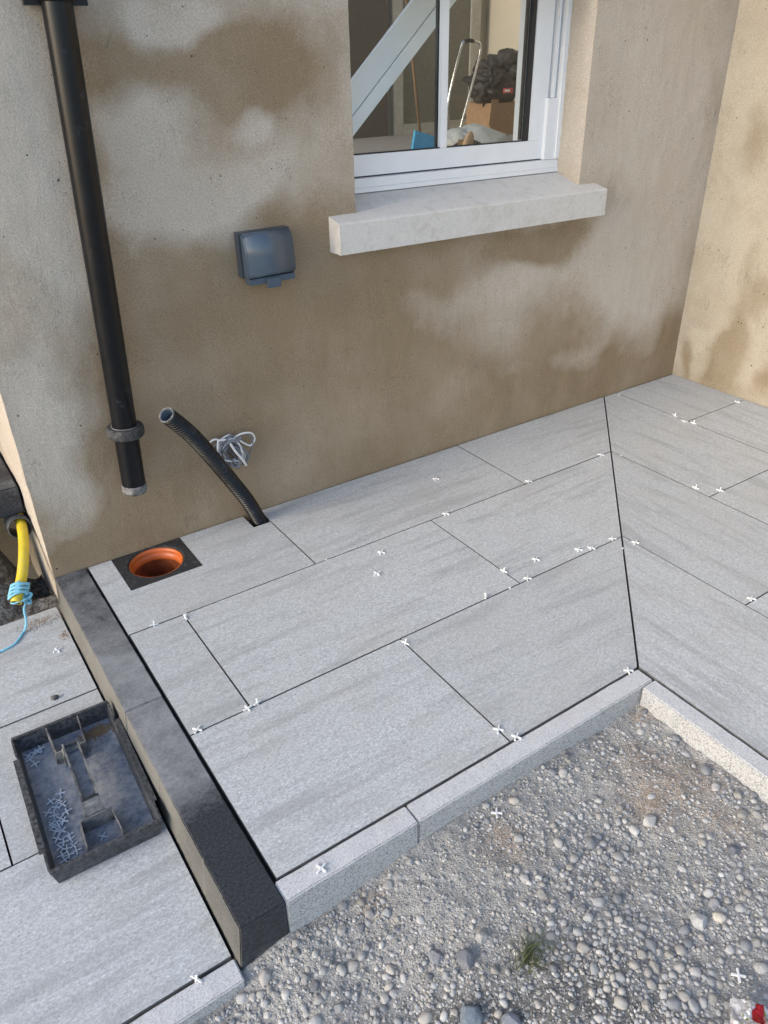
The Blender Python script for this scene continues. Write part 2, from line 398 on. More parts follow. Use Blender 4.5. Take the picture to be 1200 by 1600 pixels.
dk = sstep(-1.58, -1.72, y + .25 * (x - .2))[:, None] * np.clip(fbm(x, y, 7, 4, 77)[:, None] * 2.2 - .6, 0, 1) * (1 - sstep(.35, .55, x))[:, None]
base = base * (1 - .62 * dk)
set_col(me, base)
tag(link('gravel_ground', me, 'dirt', smooth=True), 'dusty grey ground of trodden dirt below the kerbs', None, None, 'structure')

# ------------------------------------------------------------------ house walls
FB = [(0.596, 1.33, 0.277, 0.092, 0.35), (0.758, 1.401, 0.163, 0.093, 0.3), (0.367, 1.337, 0.102, 0.087, 0.15), (0.202, 1.013, 0.051, 0.433, 0.35), (0.469, 0.703, 0.329, 0.179, 0.3), (0.966, 1.018, 0.145, 0.194, 0.2), (0.801, 0.961, 0.137, 0.075, 0.35), (0.528, 0.902, 0.05, 0.11, 0.3), (0.81, 0.785, 0.143, 0.122, 0.4), (1.002, 0.756, 0.21, 0.128, 0.4), (1.381, 0.743, 0.478, 0.08, 0.5), (1.85, 0.747, 0.214, 0.069, 0.7), (1.465, 0.124, 0.998, 0.298, 0.45), (0.822, 0.293, 0.577, 0.305, 0.5), (0.477, 0.45, 0.275, 0.34, 0.4), (0.221, 0.204, 0.213, 0.184, 0.4), (-0.041, 0.033, 0.176, 0.06, 0.8), (2.211, 0.92, 0.154, 0.136, 0.4), (0.622, 0.073, 0.317, 0.155, 0.3), (0.313, 0.732, 0.239, 0.191, 0.2), (0.475, 1.469, 0.122, 0.048, -0.6), (0.345, 1.265, 0.13, 0.082, -0.6), (0.661, 1.233, 0.08, 0.04, -0.4), (0.094, 1.25, 0.076, 0.375, -0.5), (0.427, 1.071, 0.316, 0.066, -0.4), (0.501, 0.924, 0.1, 0.127, -0.35), (0.065, 1.061, 0.095, 0.124, -0.3), (-0.043, 0.376, 0.088, 0.206, -0.6), (1.88, 0.493, 0.514, 0.251, -0.35), (1.654, 0.326, 0.215, 0.14, -0.2), (2.364, 0.547, 0.308, 0.626, -0.3), (2.292, 1.23, 0.308, 0.275, -0.35), (0.886, 1.204, 0.089, 0.269, -0.2), (1.842, 0.201, 0.234, 0.059, -0.3)]
FB += [(2.041, 0.384, 0.201, 0.205, 0.4), (2.382, 0.154, 0.114, 0.131, 0.35), (2.706, 0.195, 0.089, 0.135, 0.3), (2.127, 0.069, 0.55, 0.051, 0.35), (2.561, 0.036, 0.249, 0.034, 0.3), (1.671, 0.099, 0.225, 0.12, 0.3), (2.103, 0.23, 0.124, 0.092, -0.25), (2.482, 0.387, 0.231, 0.187, -0.25), (1.022, 1.23, 0.046, 0.106, -0.2), (0.432, 0.861, 0.119, 0.073, 0.25), (0.364, 1.028, 0.111, 0.05, -0.25)]
FB += [(0.521, 1.317, 0.416, 0.186, 0.28), (0.283, 1.326, 0.065, 0.13, 0.2), (0.85, 1.289, 0.108, 0.186, 0.15), (0.475, 1.469, 0.104, 0.039, -0.25), (0.345, 1.265, 0.103, 0.067, -0.3), (0.661, 1.233, 0.072, 0.036, -0.3), (0.39, 1.179, 0.053, 0.031, -0.3), (0.774, 1.143, 0.13, 0.043, -0.2), (1.392, 0.382, 0.711, 0.213, 0.12)]
RB = [(-0.273, 0.141, 0.057, 0.131, 0.85), (-0.072, 0.099, 0.029, 0.091, 0.5), (-0.275, 0.336, 0.055, 0.097, 0.4), (-0.22, 1.044, 0.051, 0.093, 0.45), (-0.47, 0.125, 0.044, 0.07, 0.5), (-0.388, 0.446, 0.052, 0.105, 0.4), (-0.217, 0.576, 0.046, 0.159, -0.2), (-0.103, 0.202, 0.036, 0.047, -0.5), (-0.283, 0.561, 0.045, 0.104, 0.2)]
def damp_field(a, b, blobs, base):
    aw = a + .16 * (fbm(a, b, 5, 5, 61) - .5); bw = b + .13 * (fbm(a, b, 5, 5, 67) - .5)
    d = base.copy()
    for cx, cz, rx, rz, s in blobs:
        q = ((aw - cx) / (rx * 1.15)) ** 2 + ((bw - cz) / (rz * 1.15)) ** 2
        d += 1.2 * s * np.exp(-q * q * .55 - q * .25)
    foot = sstep(.085, .0, b + .09 * (fbm(a, b * .3, 11, 5, 73) - .5)) * (.25 + .75 * sstep(.42, .62, fbm(a + 3, b * .2, 2.4, 3, 79)))
    drip = np.exp(-((a - .128 - .012 * np.sin(b * 30)) / .016) ** 2) * sstep(.26, .2, b) * sstep(.04, .09, b)
    return np.clip(d + .30 * (fbm(a, b, 9, 6, 71, .6) - .5) + .55 * foot - .35 * drip, 0, 1)
def disp(P):
    """plaster undulation as a function of place, the same for patches that meet"""
    x, y, z = P[:, 0], P[:, 1], P[:, 2]
    a = fbm(x + y * 1.3 + 20, z + 9 + y * .7, 6, 4, 81) - .5
    b = fbm(x * 1.1 + 40 - y, z + 19 + y, 24, 4, 85) - .5
    return np.stack([.004 * b + .003 * a, .005 * a + .003 * b, np.zeros_like(a)], -1)
def patch(us, vs, fn):
    U, Vv = np.meshgrid(us, vs); P = fn(U.ravel(), Vv.ravel())
    k = np.arange(len(P)).reshape(len(vs), len(us))
    F = np.stack([k[:-1, :-1], k[:-1, 1:], k[1:, 1:], k[1:, :-1]], -1).reshape(-1, 4)
    return P, F
def lin(a, b, st): return np.linspace(a, b, max(2, int(round((b - a) / st)) + 1))
def zl(a, b): return np.unique(np.concatenate((lin(a, min(b, 1.62), .014), lin(min(b, 1.62), b, .4)))) if b > 1.62 else lin(a, b, .014)
XL, X1, WX0, WX1, WZ0, WZ1 = -.1568, 2.8045, 1.0003, 2.010, .90, 2.30
def build_patches(name, patches, mat, damp, parent):
    Vs, Fs, off = [], [], 0
    for P, F in patches: Vs.append(P); Fs.append(F + off); off += len(P)
    P = np.concatenate(Vs); F = np.concatenate(Fs); d = damp(P)
    P = P + disp(P)
    me = np_mesh(name, P, F.ravel(), np.full(len(F), 4)); set_attr(me, 'damp', d)
    return link(name, me, mat, parent, smooth=True)
house = empty('house', (0, 0, 0), 'house with bare tan cement rendered walls round a white sash window', 'house')
front = lambda u, v: np.stack([u, u * 0, v], -1)
Z0, Z1 = -.32, 4.6
def front_damp(P):
    x, y, z = P.T
    base = .26 + .36 * sstep(.95, .15, z)
    d = damp_field(x, z, FB, base)
    side = sstep(.004, .02, y)
    return d * (1 - side) + side * np.clip(.05 + .2 * (fbm(y, z, 8, 4, 91) - .3), 0, 1)
fp = [patch(lin(XL, WX0, .014), zl(Z0, WZ0), front), patch(lin(XL, WX0, .014), zl(WZ0, WZ1), front), patch(lin(XL, WX0, .014), zl(WZ1, Z1), front),
      patch(lin(WX0, WX1, .014), zl(Z0, WZ0), front), patch(lin(WX0, WX1, .014), zl(WZ1, Z1), front),
      patch(lin(WX1, X1, .014), zl(Z0, WZ0), front), patch(lin(WX1, X1, .014), zl(WZ0, WZ1), front), patch(lin(WX1, X1, .014), zl(WZ1, Z1), front),
      patch(lin(0, .16, .014), zl(WZ0, WZ1), lambda u, v: np.stack([u * 0 + WX0, u, v], -1)),
      patch(lin(0, .16, .014), zl(WZ0, WZ1), lambda u, v: np.stack([u * 0 + WX1 + .008 * np.exp(-u / .01) - .004, u, v], -1)),
      patch(lin(0, .62, .014), zl(Z0, Z1), lambda u, v: np.stack([u * 0 + XL, u, v], -1)),
      patch(lin(WX0, WX1, .1), lin(0, .16, .04), lambda u, v: np.stack([u, v, u * 0 + WZ1], -1))]
build_patches('wall', fp, 'wall', front_damp, house)
def wing_damp(P):
    x, y, z = P.T
    return damp_field(y, z, RB, .12 + .10 * sstep(.25, .0, z) + .06 * sstep(1.2, .4, z))
build_patches('wing_wall', [patch(np.unique(np.concatenate((lin(-3.2, -.7, .25), lin(-.7, 0.0, .014)))), zl(Z0, Z1), lambda u, v: np.stack([u * 0 + X1, u, v], -1))], 'wing', wing_damp, house)
build_patches('setback_wall', [patch(lin(-1.8, XL, .06), zl(Z0, Z1), lambda u, v: np.stack([u, u * 0 + .62, v], -1))], 'wing', lambda P: P[:, 0] * 0 + .15, house)
# room behind the window
bm = bmesh.new(); box(bm, -.1, 3.3, 2.10, 2.25, -.1, 2.6); bm_obj('room_back_wall', bm, 'room_back', house)
bm = bmesh.new(); box(bm, 3.30, 3.45, .17, 2.25, -.1, 2.6); bm_obj('room_side_wall', bm, 'room_side', house)
bm = bmesh.new(); box(bm, -.1, 3.298, .17, 2.098, -.1, .02); bm_obj('room_floor', bm, 'room_floor', house)
bm = bmesh.new(); box(bm, -.1, 3.29, .17, .7, 2.45, 2.6); box(bm, -.1, .7, .703, 2.09, 2.45, 2.6); box(bm, 2.9, 3.29, .703, 2.09, 2.45, 2.6); box(bm, .703, 2.897, 2.0, 2.09, 2.45, 2.6)
bm_obj('room_ceiling', bm, 'room_side', house)  # unseen ceiling; the opening in its middle is added to brighten the room
bm = bmesh.new(); box(bm, -.1, 1.02, .165, .30, -.09, 2.44); box(bm, 1.93, 3.29, .165, .30, -.09, 2.44); box(bm, 1.022, 1.928, .165, .30, -.09, .99); box(bm, 1.022, 1.928, .165, .30, 2.28, 2.44)
bm_obj('inner_wall_lining', bm, 'white', house)
bm = bmesh.new(); box(bm, 2.10, 2.52, 2.05, 2.097, .03, 2.05); bm_obj('inner_door', bm, 'door_in', house, bevel=.004)
bm = bmesh.new()
box(bm, 2.57, 2.64, 2.06, 2.098, .93, 2.0); box(bm, 2.642, 3.22, 2.06, 2.098, .93, 1.01); box(bm, 2.54, 3.26, 2.03, 2.098, .90, .928); box(bm, 3.15, 3.22, 2.06, 2.098, 1.012, 2.0)
fr = bm_obj('inner_frame', bm, 'frame_in', house, bevel=.006)
boxes('panel', [(2.643, 3.148, 2.075, 2.097, 1.013, 1.98)], 'panel_in', fr)

# sill
TS = -0.0108
tilt = lambda c: TS * (c.x - 1.5)
bm = bmesh.new()
prof = [(-.066, .838), (-.066, .928), (-.058, .934), (.02, .951), (.118, .982), (.16, .984), (.16, .838), (-.04, .838), (-.043, .843), (-.047, .838)]
x0s, x1s = .899, 2.098
ra = [bm.verts.new((x0s, a, b)) for a, b in prof]; rb = [bm.verts.new((x1s, a, b)) for a, b in prof]
bm.faces.new(ra); bm.faces.new(rb[::-1])
for k in range(len(prof)): bm.faces.new((ra[k], rb[k], rb[(k + 1) % len(prof)], ra[(k + 1) % len(prof)]))
for v in bm.verts: v.co.z += tilt(v.co)
sill = bm_obj('window_sill', bm, 'sill', house, bevel=.004)
# window
win = bpy.data.objects.new('window', None); COL.objects.link(win); win.parent = house; win.location = (1.5, .12, .98)
boxes('frame', [(1.988, 2.014, .1157, .20, 1.031, 2.28), (1.003, 1.03, .1157, .20, 1.031, 2.28), (1.031, 1.987, .1157, .20, 2.20, 2.28),
                (1.9635, 1.9745, .132, .19, 1.24, 2.199), (1.003, 1.044, .150, .163, 1.031, 2.19), (1.952, 1.987, .158, .20, 1.031, 2.199)], 'white', win, .002, tilt)
boxes('cill', [(1.003, 2.014, .1157, .24, .985, 1.0), (1.003, 2.014, .119, .24, 1.0005, 1.0285)], 'white', win, .0035, tilt)
boxes('parting_stop', [(1.936, 1.9865, .124, .157, 1.030, 1.239)], 'white', win, .003, tilt)
sash = boxes('sash', [(1.045, 1.947, .140, .185, 1.0335, 1.098), (1.867, 1.947, .1405, .185, 1.0985, 2.15), (1.045, 1.0815, .1405, .185, 1.0985, 2.15), (1.082, 1.8665, .1405, .185, 2.09, 2.15)], 'white', win, .003, tilt)
boxes('glazing_bar', [(1.4455, 1.4735, .140, .155, 1.0985, 2.088)], 'white', win, .003, tilt)
boxes('gasket', [(1.851, 1.8665, .146, .165, 1.0985, 2.088), (1.082, 1.8505, .1445, .162, 1.0983, 1.1012), (1.070, 1.940, .146, .17, 1.0287, 1.0333)], 'black_rubber', win, 0, tilt)
boxes('spacer_bar', [(1.452, 1.463, .1625, .174, 1.1015, 2.088), (1.444, 1.4515, .163, .1745, 1.1015, 2.088), (1.8405, 1.8505, .1655, .176, 1.1015, 2.088)], 'black_rubber', win, 0, tilt)
boxes('pane', [(1.082, 1.8503, .1562, .1600, 1.1015, 2.088)], 'glass', win, 0, tilt)

# ------------------------------------------------------------------ things in the room
bm = bmesh.new()
def plank(bm, p0, p1, wv, n, thick, o0, o1):
    d = (Vector(p1) - Vector(p0)); wv = Vector(wv).normalized(); n = Vector(n)
    q = []
    for p in (Vector(p0), Vector(p1)):
        for (a, b) in ((o0, 0), (o1, 0), (o1, thick), (o0, thick)): q.append(bm.verts.new(p + wv * a + n * b))
    for f in ((0, 1, 2, 3), (7, 6, 5, 4), (0, 4, 5, 1), (1, 5, 6, 2), (2, 6, 7, 3), (3, 7, 4, 0)): bm.faces.new([q[k] for k in f])
dirv = Vector((1.445 - 1.1574, 0, 1.5387 - 1.279)).normalized(); per = Vector((-dirv.z, 0, dirv.x)) * -1
A0 = Vector((1.1574, .30, 1.279)) - dirv * .15; A1 = A0 + dirv * 1.15  # added board takes the place of a diagonal reflection in the glass
t = empty('reflection_board', A0, 'white diagonal board standing in for a reflection in the left half of the window', 'board')
plank(bm, A0, A1, per, (0, 1, 0), .018, -.002, .072); bm_obj('board_face', bm, 'board_white', t, bevel=.002)
bm = bmesh.new(); plank(bm, A0 - Vector((0, .004, 0)), A1 - Vector((0, .004, 0)), per, (0, 1, 0), .022, .0745, .118); bm_obj('moulding', bm, 'board_white', t, bevel=.004)
def blob(bm, c, rx, ry, rz, seed, amp=.25, sub=3, sc=3.0):
    r = bmesh.ops.create_icosphere(bm, subdivisions=sub, radius=1.0)
    for v in r['verts']:
        p = v.co.copy(); k = 1 + amp * (mnoise.fractal(p * sc * .5 + Vector((seed * 3.1, seed, 0)), 1.0, 2.0, 4))
        v.co = Vector((p.x * rx * k, p.y * ry * k, p.z * rz * k)) + Vector(c)
# workbench carrying the clutter
t = empty('workbench', (2.3, 1.2, .02), 'grey workbench behind the window glass with building clutter on it', 'workbench')
boxes('top', [(1.45, 3.2, .62, 1.95, .94, .965)], 'room_floor', t)
for (a, b) in ((1.5, .66), (3.12, .66), (1.5, 1.88), (3.12, 1.88)): boxes('leg', [(a, a + .05, b, b + .05, .02, .939)], 'wood', t)
t = empty('step_ladder', (2.43, 1.2, .965), 'folded chrome step ladder frame standing behind the right window pane', 'ladder')
for nm, dy, pts in (('handrail', 0, [(2.29, 1.2, .967), (2.306, 1.2, 1.17), (2.378, 1.2, 1.40), (2.40, 1.2, 1.425), (2.425, 1.2, 1.43), (2.48, 1.2, 1.424), (2.502, 1.2, 1.405), (2.49, 1.2, 1.34), (2.40, 1.2, 1.08), (2.36, 1.2, .967)]),):
    bm = bmesh.new(); tube(bm, catmull(pts, 60), .0065, 10); bm_obj(nm, bm, 'chrome', t)
bm = bmesh.new(); tube(bm, catmull([(2.40, 1.199, 1.427), (2.425, 1.199, 1.432), (2.455, 1.199, 1.4285)], 8), .009, 10); bm_obj('grip', bm, 'black_rubber', t)
bm = bmesh.new(); tube(bm, catmull([(2.33, 1.3, 1.23), (2.42, 1.34, 1.10), (2.45, 1.38, .967)], 20), .006, 8); bm_obj('rear_leg', bm, 'chrome', t)
bm = bmesh.new(); blob(bm, (2.98, 1.62, 1.225), .16, .13, .105, 40, .45, 4, 5.0); blob(bm, (3.06, 1.60, 1.31), .11, .1, .075, 8, .45, 4, 5.5); blob(bm, (2.87, 1.58, 1.20), .07, .08, .08, 14, .45, 4, 6.0); blob(bm, (2.92, 1.60, 1.285), .07, .07, .06, 17, .5, 4, 6.0)
t = empty('black_sack', (2.97, 1.6, 1.13), 'crumpled black sack heaped on the cardboard box inside', 'sack'); s_ = bm_obj('sack_body', bm, 'bag', t, smooth=True)
boxes('sack_label', [(2.90, 2.965, 1.455, 1.462, 1.18, 1.205)], 'red', t)
boxes('sack_print', [(2.905, 2.94, 1.451, 1.4545, 1.187, 1.199)], 'spacer', t)
t = empty('cardboard_box', (2.96, 1.6, .965), 'open brown cardboard box inside under the black sack', 'box')
boxes('box_side', [(2.85, 3.10, 1.5, 1.72, .967, 1.13)], 'card', t)
bm = bmesh.new(); plank(bm, (2.83, 1.49, 1.02), (2.845, 1.49, 1.15), (1, 0, 0), (0, 1, 0), .004, 0, .05); bm_obj('flap', bm, 'card', t)
bm = bmesh.new(); blob(bm, (2.23, .9, 1.00), .155, .13, .075, 21, .35); blob(bm, (2.12, .92, 1.02), .07, .08, .06, 25, .3)
t = tag(bm_obj('plastic_sack', bm, 'wbag', origin=(2.2, .9, .965), smooth=True), 'pale see-through plastic sack slumped behind the lower right pane', 'sack')
bm = bmesh.new(); blob(bm, (2.10, .78, .985), .10, .06, .055, 31, .3)
tag(bm_obj('dark_bag', bm, 'bag', origin=(2.1, .78, .965), smooth=True), 'small dark bag lying beside the wooden brush inside', 'bag')
t = empty('dustpan', (1.85, .75, .965), 'bright blue plastic dustpan standing behind the glazing bar', 'dustpan')
bm = bmesh.new()
q = [(1.752, .75, .968), (1.795, .77, 1.100), (1.93, .77, 1.060), (1.97, .75, .968)]
a = [bm.verts.new(p) for p in q]; b = [bm.verts.new(Vector(p) + Vector((0, .012, 0))) for p in q]
bm.faces.new(a); bm.faces.new(b[::-1])
for k in range(4): bm.faces.new((a[k], b[k], b[(k + 1) % 4], a[(k + 1) % 4]))
bm_obj('pan', bm, 'blue', t, bevel=.002)
bm = bmesh.new(); tube(bm, catmull([(1.80, .775, 1.085), (1.845, .775, 1.075), (1.935, .775, 1.045)], 8), .008, 8); bm_obj('rim', bm, 'blue', t)
t = empty('broom', (1.92, .9, .965), 'thin brown broom handle leaning behind the left pane', 'broom')
bm = bmesh.new(); tube(bm, [Vector((1.925, .9, 1.0)), Vector((1.86, .93, 1.60))], .0065, 8); bm_obj('broom_handle', bm, 'wood_dark', t)
boxes('broom_head', [(1.87, 1.99, .88, .92, .967, 1.0)], 'wood_dark', t)
t = empty('hand_brush', (2.07, .72, .965), 'hand brush with pale wooden oval back inside the window', 'brush')
bm = bmesh.new(); r = bmesh.ops.create_icosphere(bm, subdivisions=3, radius=1)
for v in bm.verts: v.co = Matrix.Rotation(.35, 3, 'Y') @ Vector((v.co.x * .028, v.co.y * .014, v.co.z * .058)) + Vector((2.03, .70, 1.03))
bm_obj('brush_back', bm, 'wood', t, smooth=True); boxes('bristles', [(2.015, 2.05, .715, .75, .967, 1.05)], 'wood_dark', t)

# ------------------------------------------------------------------ paving
G = .0022
patio = boxes('patio_bed', [(-.0605, .0185, -1.3145, -.004, -.25, -.024), (.2535, X1 - .004, -1.3145, -.004, -.25, -.024), (.0186, .2534, -1.3145, -.2095, -.25, -.024), (1.004, X1 - .004, -3.0, -1.3147, -.25, -.024)], 'bed')
tag(patio, 'raised patio of grey stone slabs against the house', None, None, 'structure')
MAT['slab_edge'] = simple('grimy_slab_edge', (.17, .168, .16), .9, .3, 60)
def slab(pts, mat, parent, ztop=0.0, th=.02, name='paving_slab'):
    n = len(pts); ar = sum(pts[k][0] * pts[(k + 1) % n][1] - pts[(k + 1) % n][0] * pts[k][1] for k in range(n))
    if ar < 0: pts = pts[::-1]
    bm = bmesh.new(); zt = ztop + random.uniform(-.0008, .0008); prism(bm, pts, zt - th, zt)
    cx = sum(p[0] for p in pts) / n; cy = sum(p[1] for p in pts) / n
    o = bm_obj(name, bm, [mat, 'slab_edge'], parent, origin=(cx, cy, ztop - th), bevel=.0009, seg=1)
    o.data.polygons.foreach_set('material_index', [0 if p.normal.z > .4 else 1 for p in o.data.polygons]); return o
def rect(x0, x1, y0, y1, g=G): return [(x0 + g, y0 + g), (x1 - g, y0 + g), (x1 - g, y1 - g), (x0 + g, y1 - g)]
MI = 2.3206      # mitre line: x = MI + y
y1, y2, y3 = -.4114, -.8640, -1.3160
GM = .0042
def lm(y): return MI + y - GM
def rm(y): return MI + y + GM
xk = -.0540
# left courses
gx0, gx1, gy = .019, .252, -.2085
cx0, cx1, cy = .4845, .5445, -.0945
slab([(xk, y1 + G), (.5495 - G, y1 + G), (.5495 - G, -.0955), (cx1 - .0005, -.0955), (cx0, cy), (cx0, -.0065), (gx1, -.0065), (gx1, gy), (gx0, gy), (gx0, -.0065), (xk, -.0065)], 'slab_x', patio)
slab([(.5495 + G, y1 + G), (1.446 - G, y1 + G), (1.446 - G, -.0065), (.5495 + G, -.0065)], 'slab_x', patio)
slab([(1.446 + G, y1 + G), (lm(y1 + G), y1 + G), (lm(-.0065), -.0065), (1.446 + G, -.0065)], 'slab_x', patio)
slab(rect(xk, .1060, y2, y1), 'slab_x', patio)
slab(rect(.1060, 1.0055, y2, y1), 'slab_x', patio)
slab([(1.0055 + G, y2 + G), (lm(y2 + G), y2 + G), (lm(y1 - G), y1 - G), (1.0055 + G, y1 - G)], 'slab_x', patio)
slab(rect(xk, .5605, y3, y2), 'slab_x', patio)
slab([(.5605 + G, y3 + G), (lm(y3 + G), y3 + G), (lm(y2 - G), y2 - G), (.5605 + G, y2 - G)], 'slab_x', patio)
# right courses, laid the other way
xA, xB, xC, xD = 2.396, 1.9125, 1.4615, 1.0065
slab([(xA + G, -.0065), (X1 - .004, -.0065), (X1 - .004, -.4052 + G), (xA + G, -.4052 + G)], 'slab_y', patio)
slab(rect(xA, X1 - .004, -1.305, -.4052), 'slab_y', patio); slab(rect(xA, X1 - .004, -2.205, -1.305), 'slab_y', patio)
slab([(rm(-.0065), -.0065), (xA - G, -.0065), (xA - G, -.8668 + G), (xB + G, -.8668 + G), (xB + G, xB + G - MI - GM)], 'slab_y', patio)
slab(rect(xB, xA, -1.767, -.8668), 'slab_y', patio); slab(rect(xB, xA, -2.667, -1.767), 'slab_y', patio)
slab([(xB - G, xB - G - MI - GM), (xB - G, -1.3184 + G), (xC + G, -1.3184 + G), (xC + G, xC + G - MI - GM)], 'slab_y', patio)
slab(rect(xC, xB, -2.218, -1.3184), 'slab_y', patio)
slab([(xC - G, xC - G - MI - GM), (xC - G, -2.21), (xD + G, -2.21), (xD + G, xD + G - MI - GM)], 'slab_y', patio)
# kerbs
def kerb(x0, x1, y0, y1_, z0, z1, parent, mat='granite', name='kerb_stone', bev=.003):
    bm = bmesh.new(); box(bm, x0, x1, y0, y1_, z0, z1)
    long_x = (x1 - x0) > (y1_ - y0)
    cuts = max(2, int(max(x1 - x0, y1_ - y0) / .02))
    es = [e for e in bm.edges if abs((e.verts[0].co - e.verts[1].co)[0 if long_x else 1]) > .03]
    bmesh.ops.bevel(bm, geom=[e for e in bm.edges], offset=bev, segments=2, affect='EDGES')
    es = [e for e in bm.edges if abs((e.verts[0].co - e.verts[1].co)[0 if long_x else 1]) > .03]
    bmesh.ops.subdivide_edges(bm, edges=es, cuts=cuts, use_grid_fill=True)
    for v in bm.verts:
        v.co += Vector((mnoise.noise(v.co * 23), mnoise.noise(v.co * 23 + Vector((9, 0, 0))), mnoise.noise(v.co * 23 + Vector((0, 9, 0))))) * .0012
    bm.normal_update()
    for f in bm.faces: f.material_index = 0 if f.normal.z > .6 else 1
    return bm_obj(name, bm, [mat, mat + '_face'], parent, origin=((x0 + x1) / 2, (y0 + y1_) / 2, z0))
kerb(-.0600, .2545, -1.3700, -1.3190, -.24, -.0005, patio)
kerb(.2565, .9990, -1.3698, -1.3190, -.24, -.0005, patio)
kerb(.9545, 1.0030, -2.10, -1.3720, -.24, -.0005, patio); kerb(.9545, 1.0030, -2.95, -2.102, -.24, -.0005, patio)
# black kerb of two blocks
bk_ = empty('black_kerb', (-.108, -.69, -.2), 'black basalt kerb running out from the wall corner beside the gully', 'kerb')
def black_block(y0, y1_, dustf):
    bm = bmesh.new(); vs_, fs_ = box(bm, -.1568, -.0612, y0, y1_, -.22, .0)
    for v in bm.verts:
        if v.co.x < -.1 and v.co.z < -.1: v.co.x -= .0225
    bmesh.ops.bevel(bm, geom=bm.edges[:], offset=.0022, segments=2, affect='EDGES')
    es = [e for e in bm.edges if abs((e.verts[0].co - e.verts[1].co)[1]) > .03]
    bmesh.ops.subdivide_edges(bm, edges=es, cuts=150, use_grid_fill=True)
    bm.normal_update()
    for f in bm.faces: f.material_index = 1 if f.normal.x < -.7 else 0
    for v in bm.verts:
        v.co += Vector((mnoise.noise(v.co * 30), mnoise.noise(v.co * 30 + Vector((9, 0, 0))), mnoise.noise(v.co * 30 + Vector((0, 9, 0))))) * .0009
        if v.co.z > -.0045 and v.co.x < -.1525:
            ch = max(0, mnoise.noise(Vector((v.co.y * 55, 3, 1))) + .5 * mnoise.noise(Vector((v.co.y * 160, 3, 1))) - .22); v.co += Vector((.003, 0, -.0035)) * ch
    ds = [dustf(v.co) for v in bm.verts]
    o = bm_obj('kerb_block', bm, ['basalt', 'basalt_side'], bk_, origin=(-.108, (y0 + y1_) / 2, -.2))
    set_attr(o.data, 'dust', ds); return o
def dust_top(c):
    y = c.y
    f = float(np.interp(y, [-1.37, -1.15, -1.06, -1.0, -.7, -.5, -.3, 0], [.12, .16, .42, .78, .74, .76, .62, .45]))
    return .62 if (c.x < -.1545 and c.z < -.004) else (f if c.z > -.01 else .12)
black_block(-1.3686, -.6985, dust_top); black_block(-.6965, -.0015, dust_top)

# lower patio on the left
ZL = -.1125
low = boxes('lower_patio_bed', [(-1.9, -.1800, -1.342, .008, -.34, ZL - .022)], 'bed'); tag(low, 'lower patio of grey slabs left of the black kerb', None, None, 'structure')
xr = -.1735
for (a, b, c, d) in ((-1.074, xr, -.4420, .0105), (-1.9, -1.074, -.4420, .0105), (-.4880, xr, -.8865, -.4420), (-1.39, -.4880, -.8865, -.4420), (-1.9, -1.39, -.8865, -.4420), (-1.08, xr, -1.3405, -.8865), (-1.9, -1.08, -1.3405, -.8865)):
    slab(rect(a, b, c, d), 'slab_x', low, ZL)
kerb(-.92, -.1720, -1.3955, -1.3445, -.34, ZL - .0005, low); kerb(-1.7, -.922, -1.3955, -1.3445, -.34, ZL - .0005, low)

# rough concrete haunch, black step and what lies in the corner on the left
U = lin(-1.0, -.160, .012); W_ = np.linspace(0, 1, 34)
def haunch(u, v):
    y = .0135 + v * .34; z = ZL - .03 + .012 * 0 + .20 * sstep(.12, .75, v + .10 * sstep(-.24, -.34, u)) * (.55 + .45 * sstep(-.2, -.3, u)) + .035 * (fbm(u, y, 9, 5, 101) - .4) * np.minimum(1, v * 6 + .3) + .022 * (fbm(u, y, 40, 3, 107) - .5)
    z = z - .17 * np.exp(-(((u + .185) / .085) ** 2)) * sstep(.22, .55, v)
    return np.stack([u, y, z], -1)
P, F = patch(U, W_, haunch)
me = np_mesh('rough_concrete', P, F.ravel(), np.full(len(F), 4)); tag(link('rough_concrete', me, 'rough_conc', smooth=True), 'rough broken concrete haunch under the black step', None, None, 'structure')
bm = bmesh.new(); box(bm, -1.1, -.1640, .225, .60, .1325, .229); bmesh.ops.bevel(bm, geom=bm.edges[:], offset=.004, segments=2, affect='EDGES')
o = bm_obj('stone_step', bm, 'basalt', origin=(-.6, .4, .135)); set_attr(o.data, 'dust', [.42 if v.co.z > .09 else .22 for v in o.data.vertices])
tag(o, 'black stone step set back at the left behind the yellow duct', 'step')
PIPEC = (-.1955, .185, .1035)
t = empty('drain_pipe_stub', PIPEC, 'dark grey plastic pipe end under the black stone step', 'pipe')
bm = bmesh.new(); lathe(bm, [(.032, .12), (.032, -.002), (.0335, -.004), (.0365, -.002), (.0365, .12)], PIPEC, 32, (.03, .95, -.22)); bm_obj('pipe_wall', bm, 'grey_pipe', t)
t = empty('yellow_duct', (-.24, .0, .02), 'yellow plastic duct bending out of the grey pipe, tied with rope', 'duct')
yp = catmull([(-.180, .32, .118), (-.1872, .20, .1085), (-.2037, .12, .0795), (-.2371, .04, .0286), (-.2834, -.03, -.0238)], 40)
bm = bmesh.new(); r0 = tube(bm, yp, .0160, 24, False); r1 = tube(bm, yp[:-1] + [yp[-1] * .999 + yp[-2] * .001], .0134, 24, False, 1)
for k in range(24):
    bm.faces.new((r0[-1][k], r0[-1][(k + 1) % 24], r1[-1][(k + 1) % 24], r1[-1][k]))
bm_obj('duct_wall', bm, ['yellow', 'bed'], t)
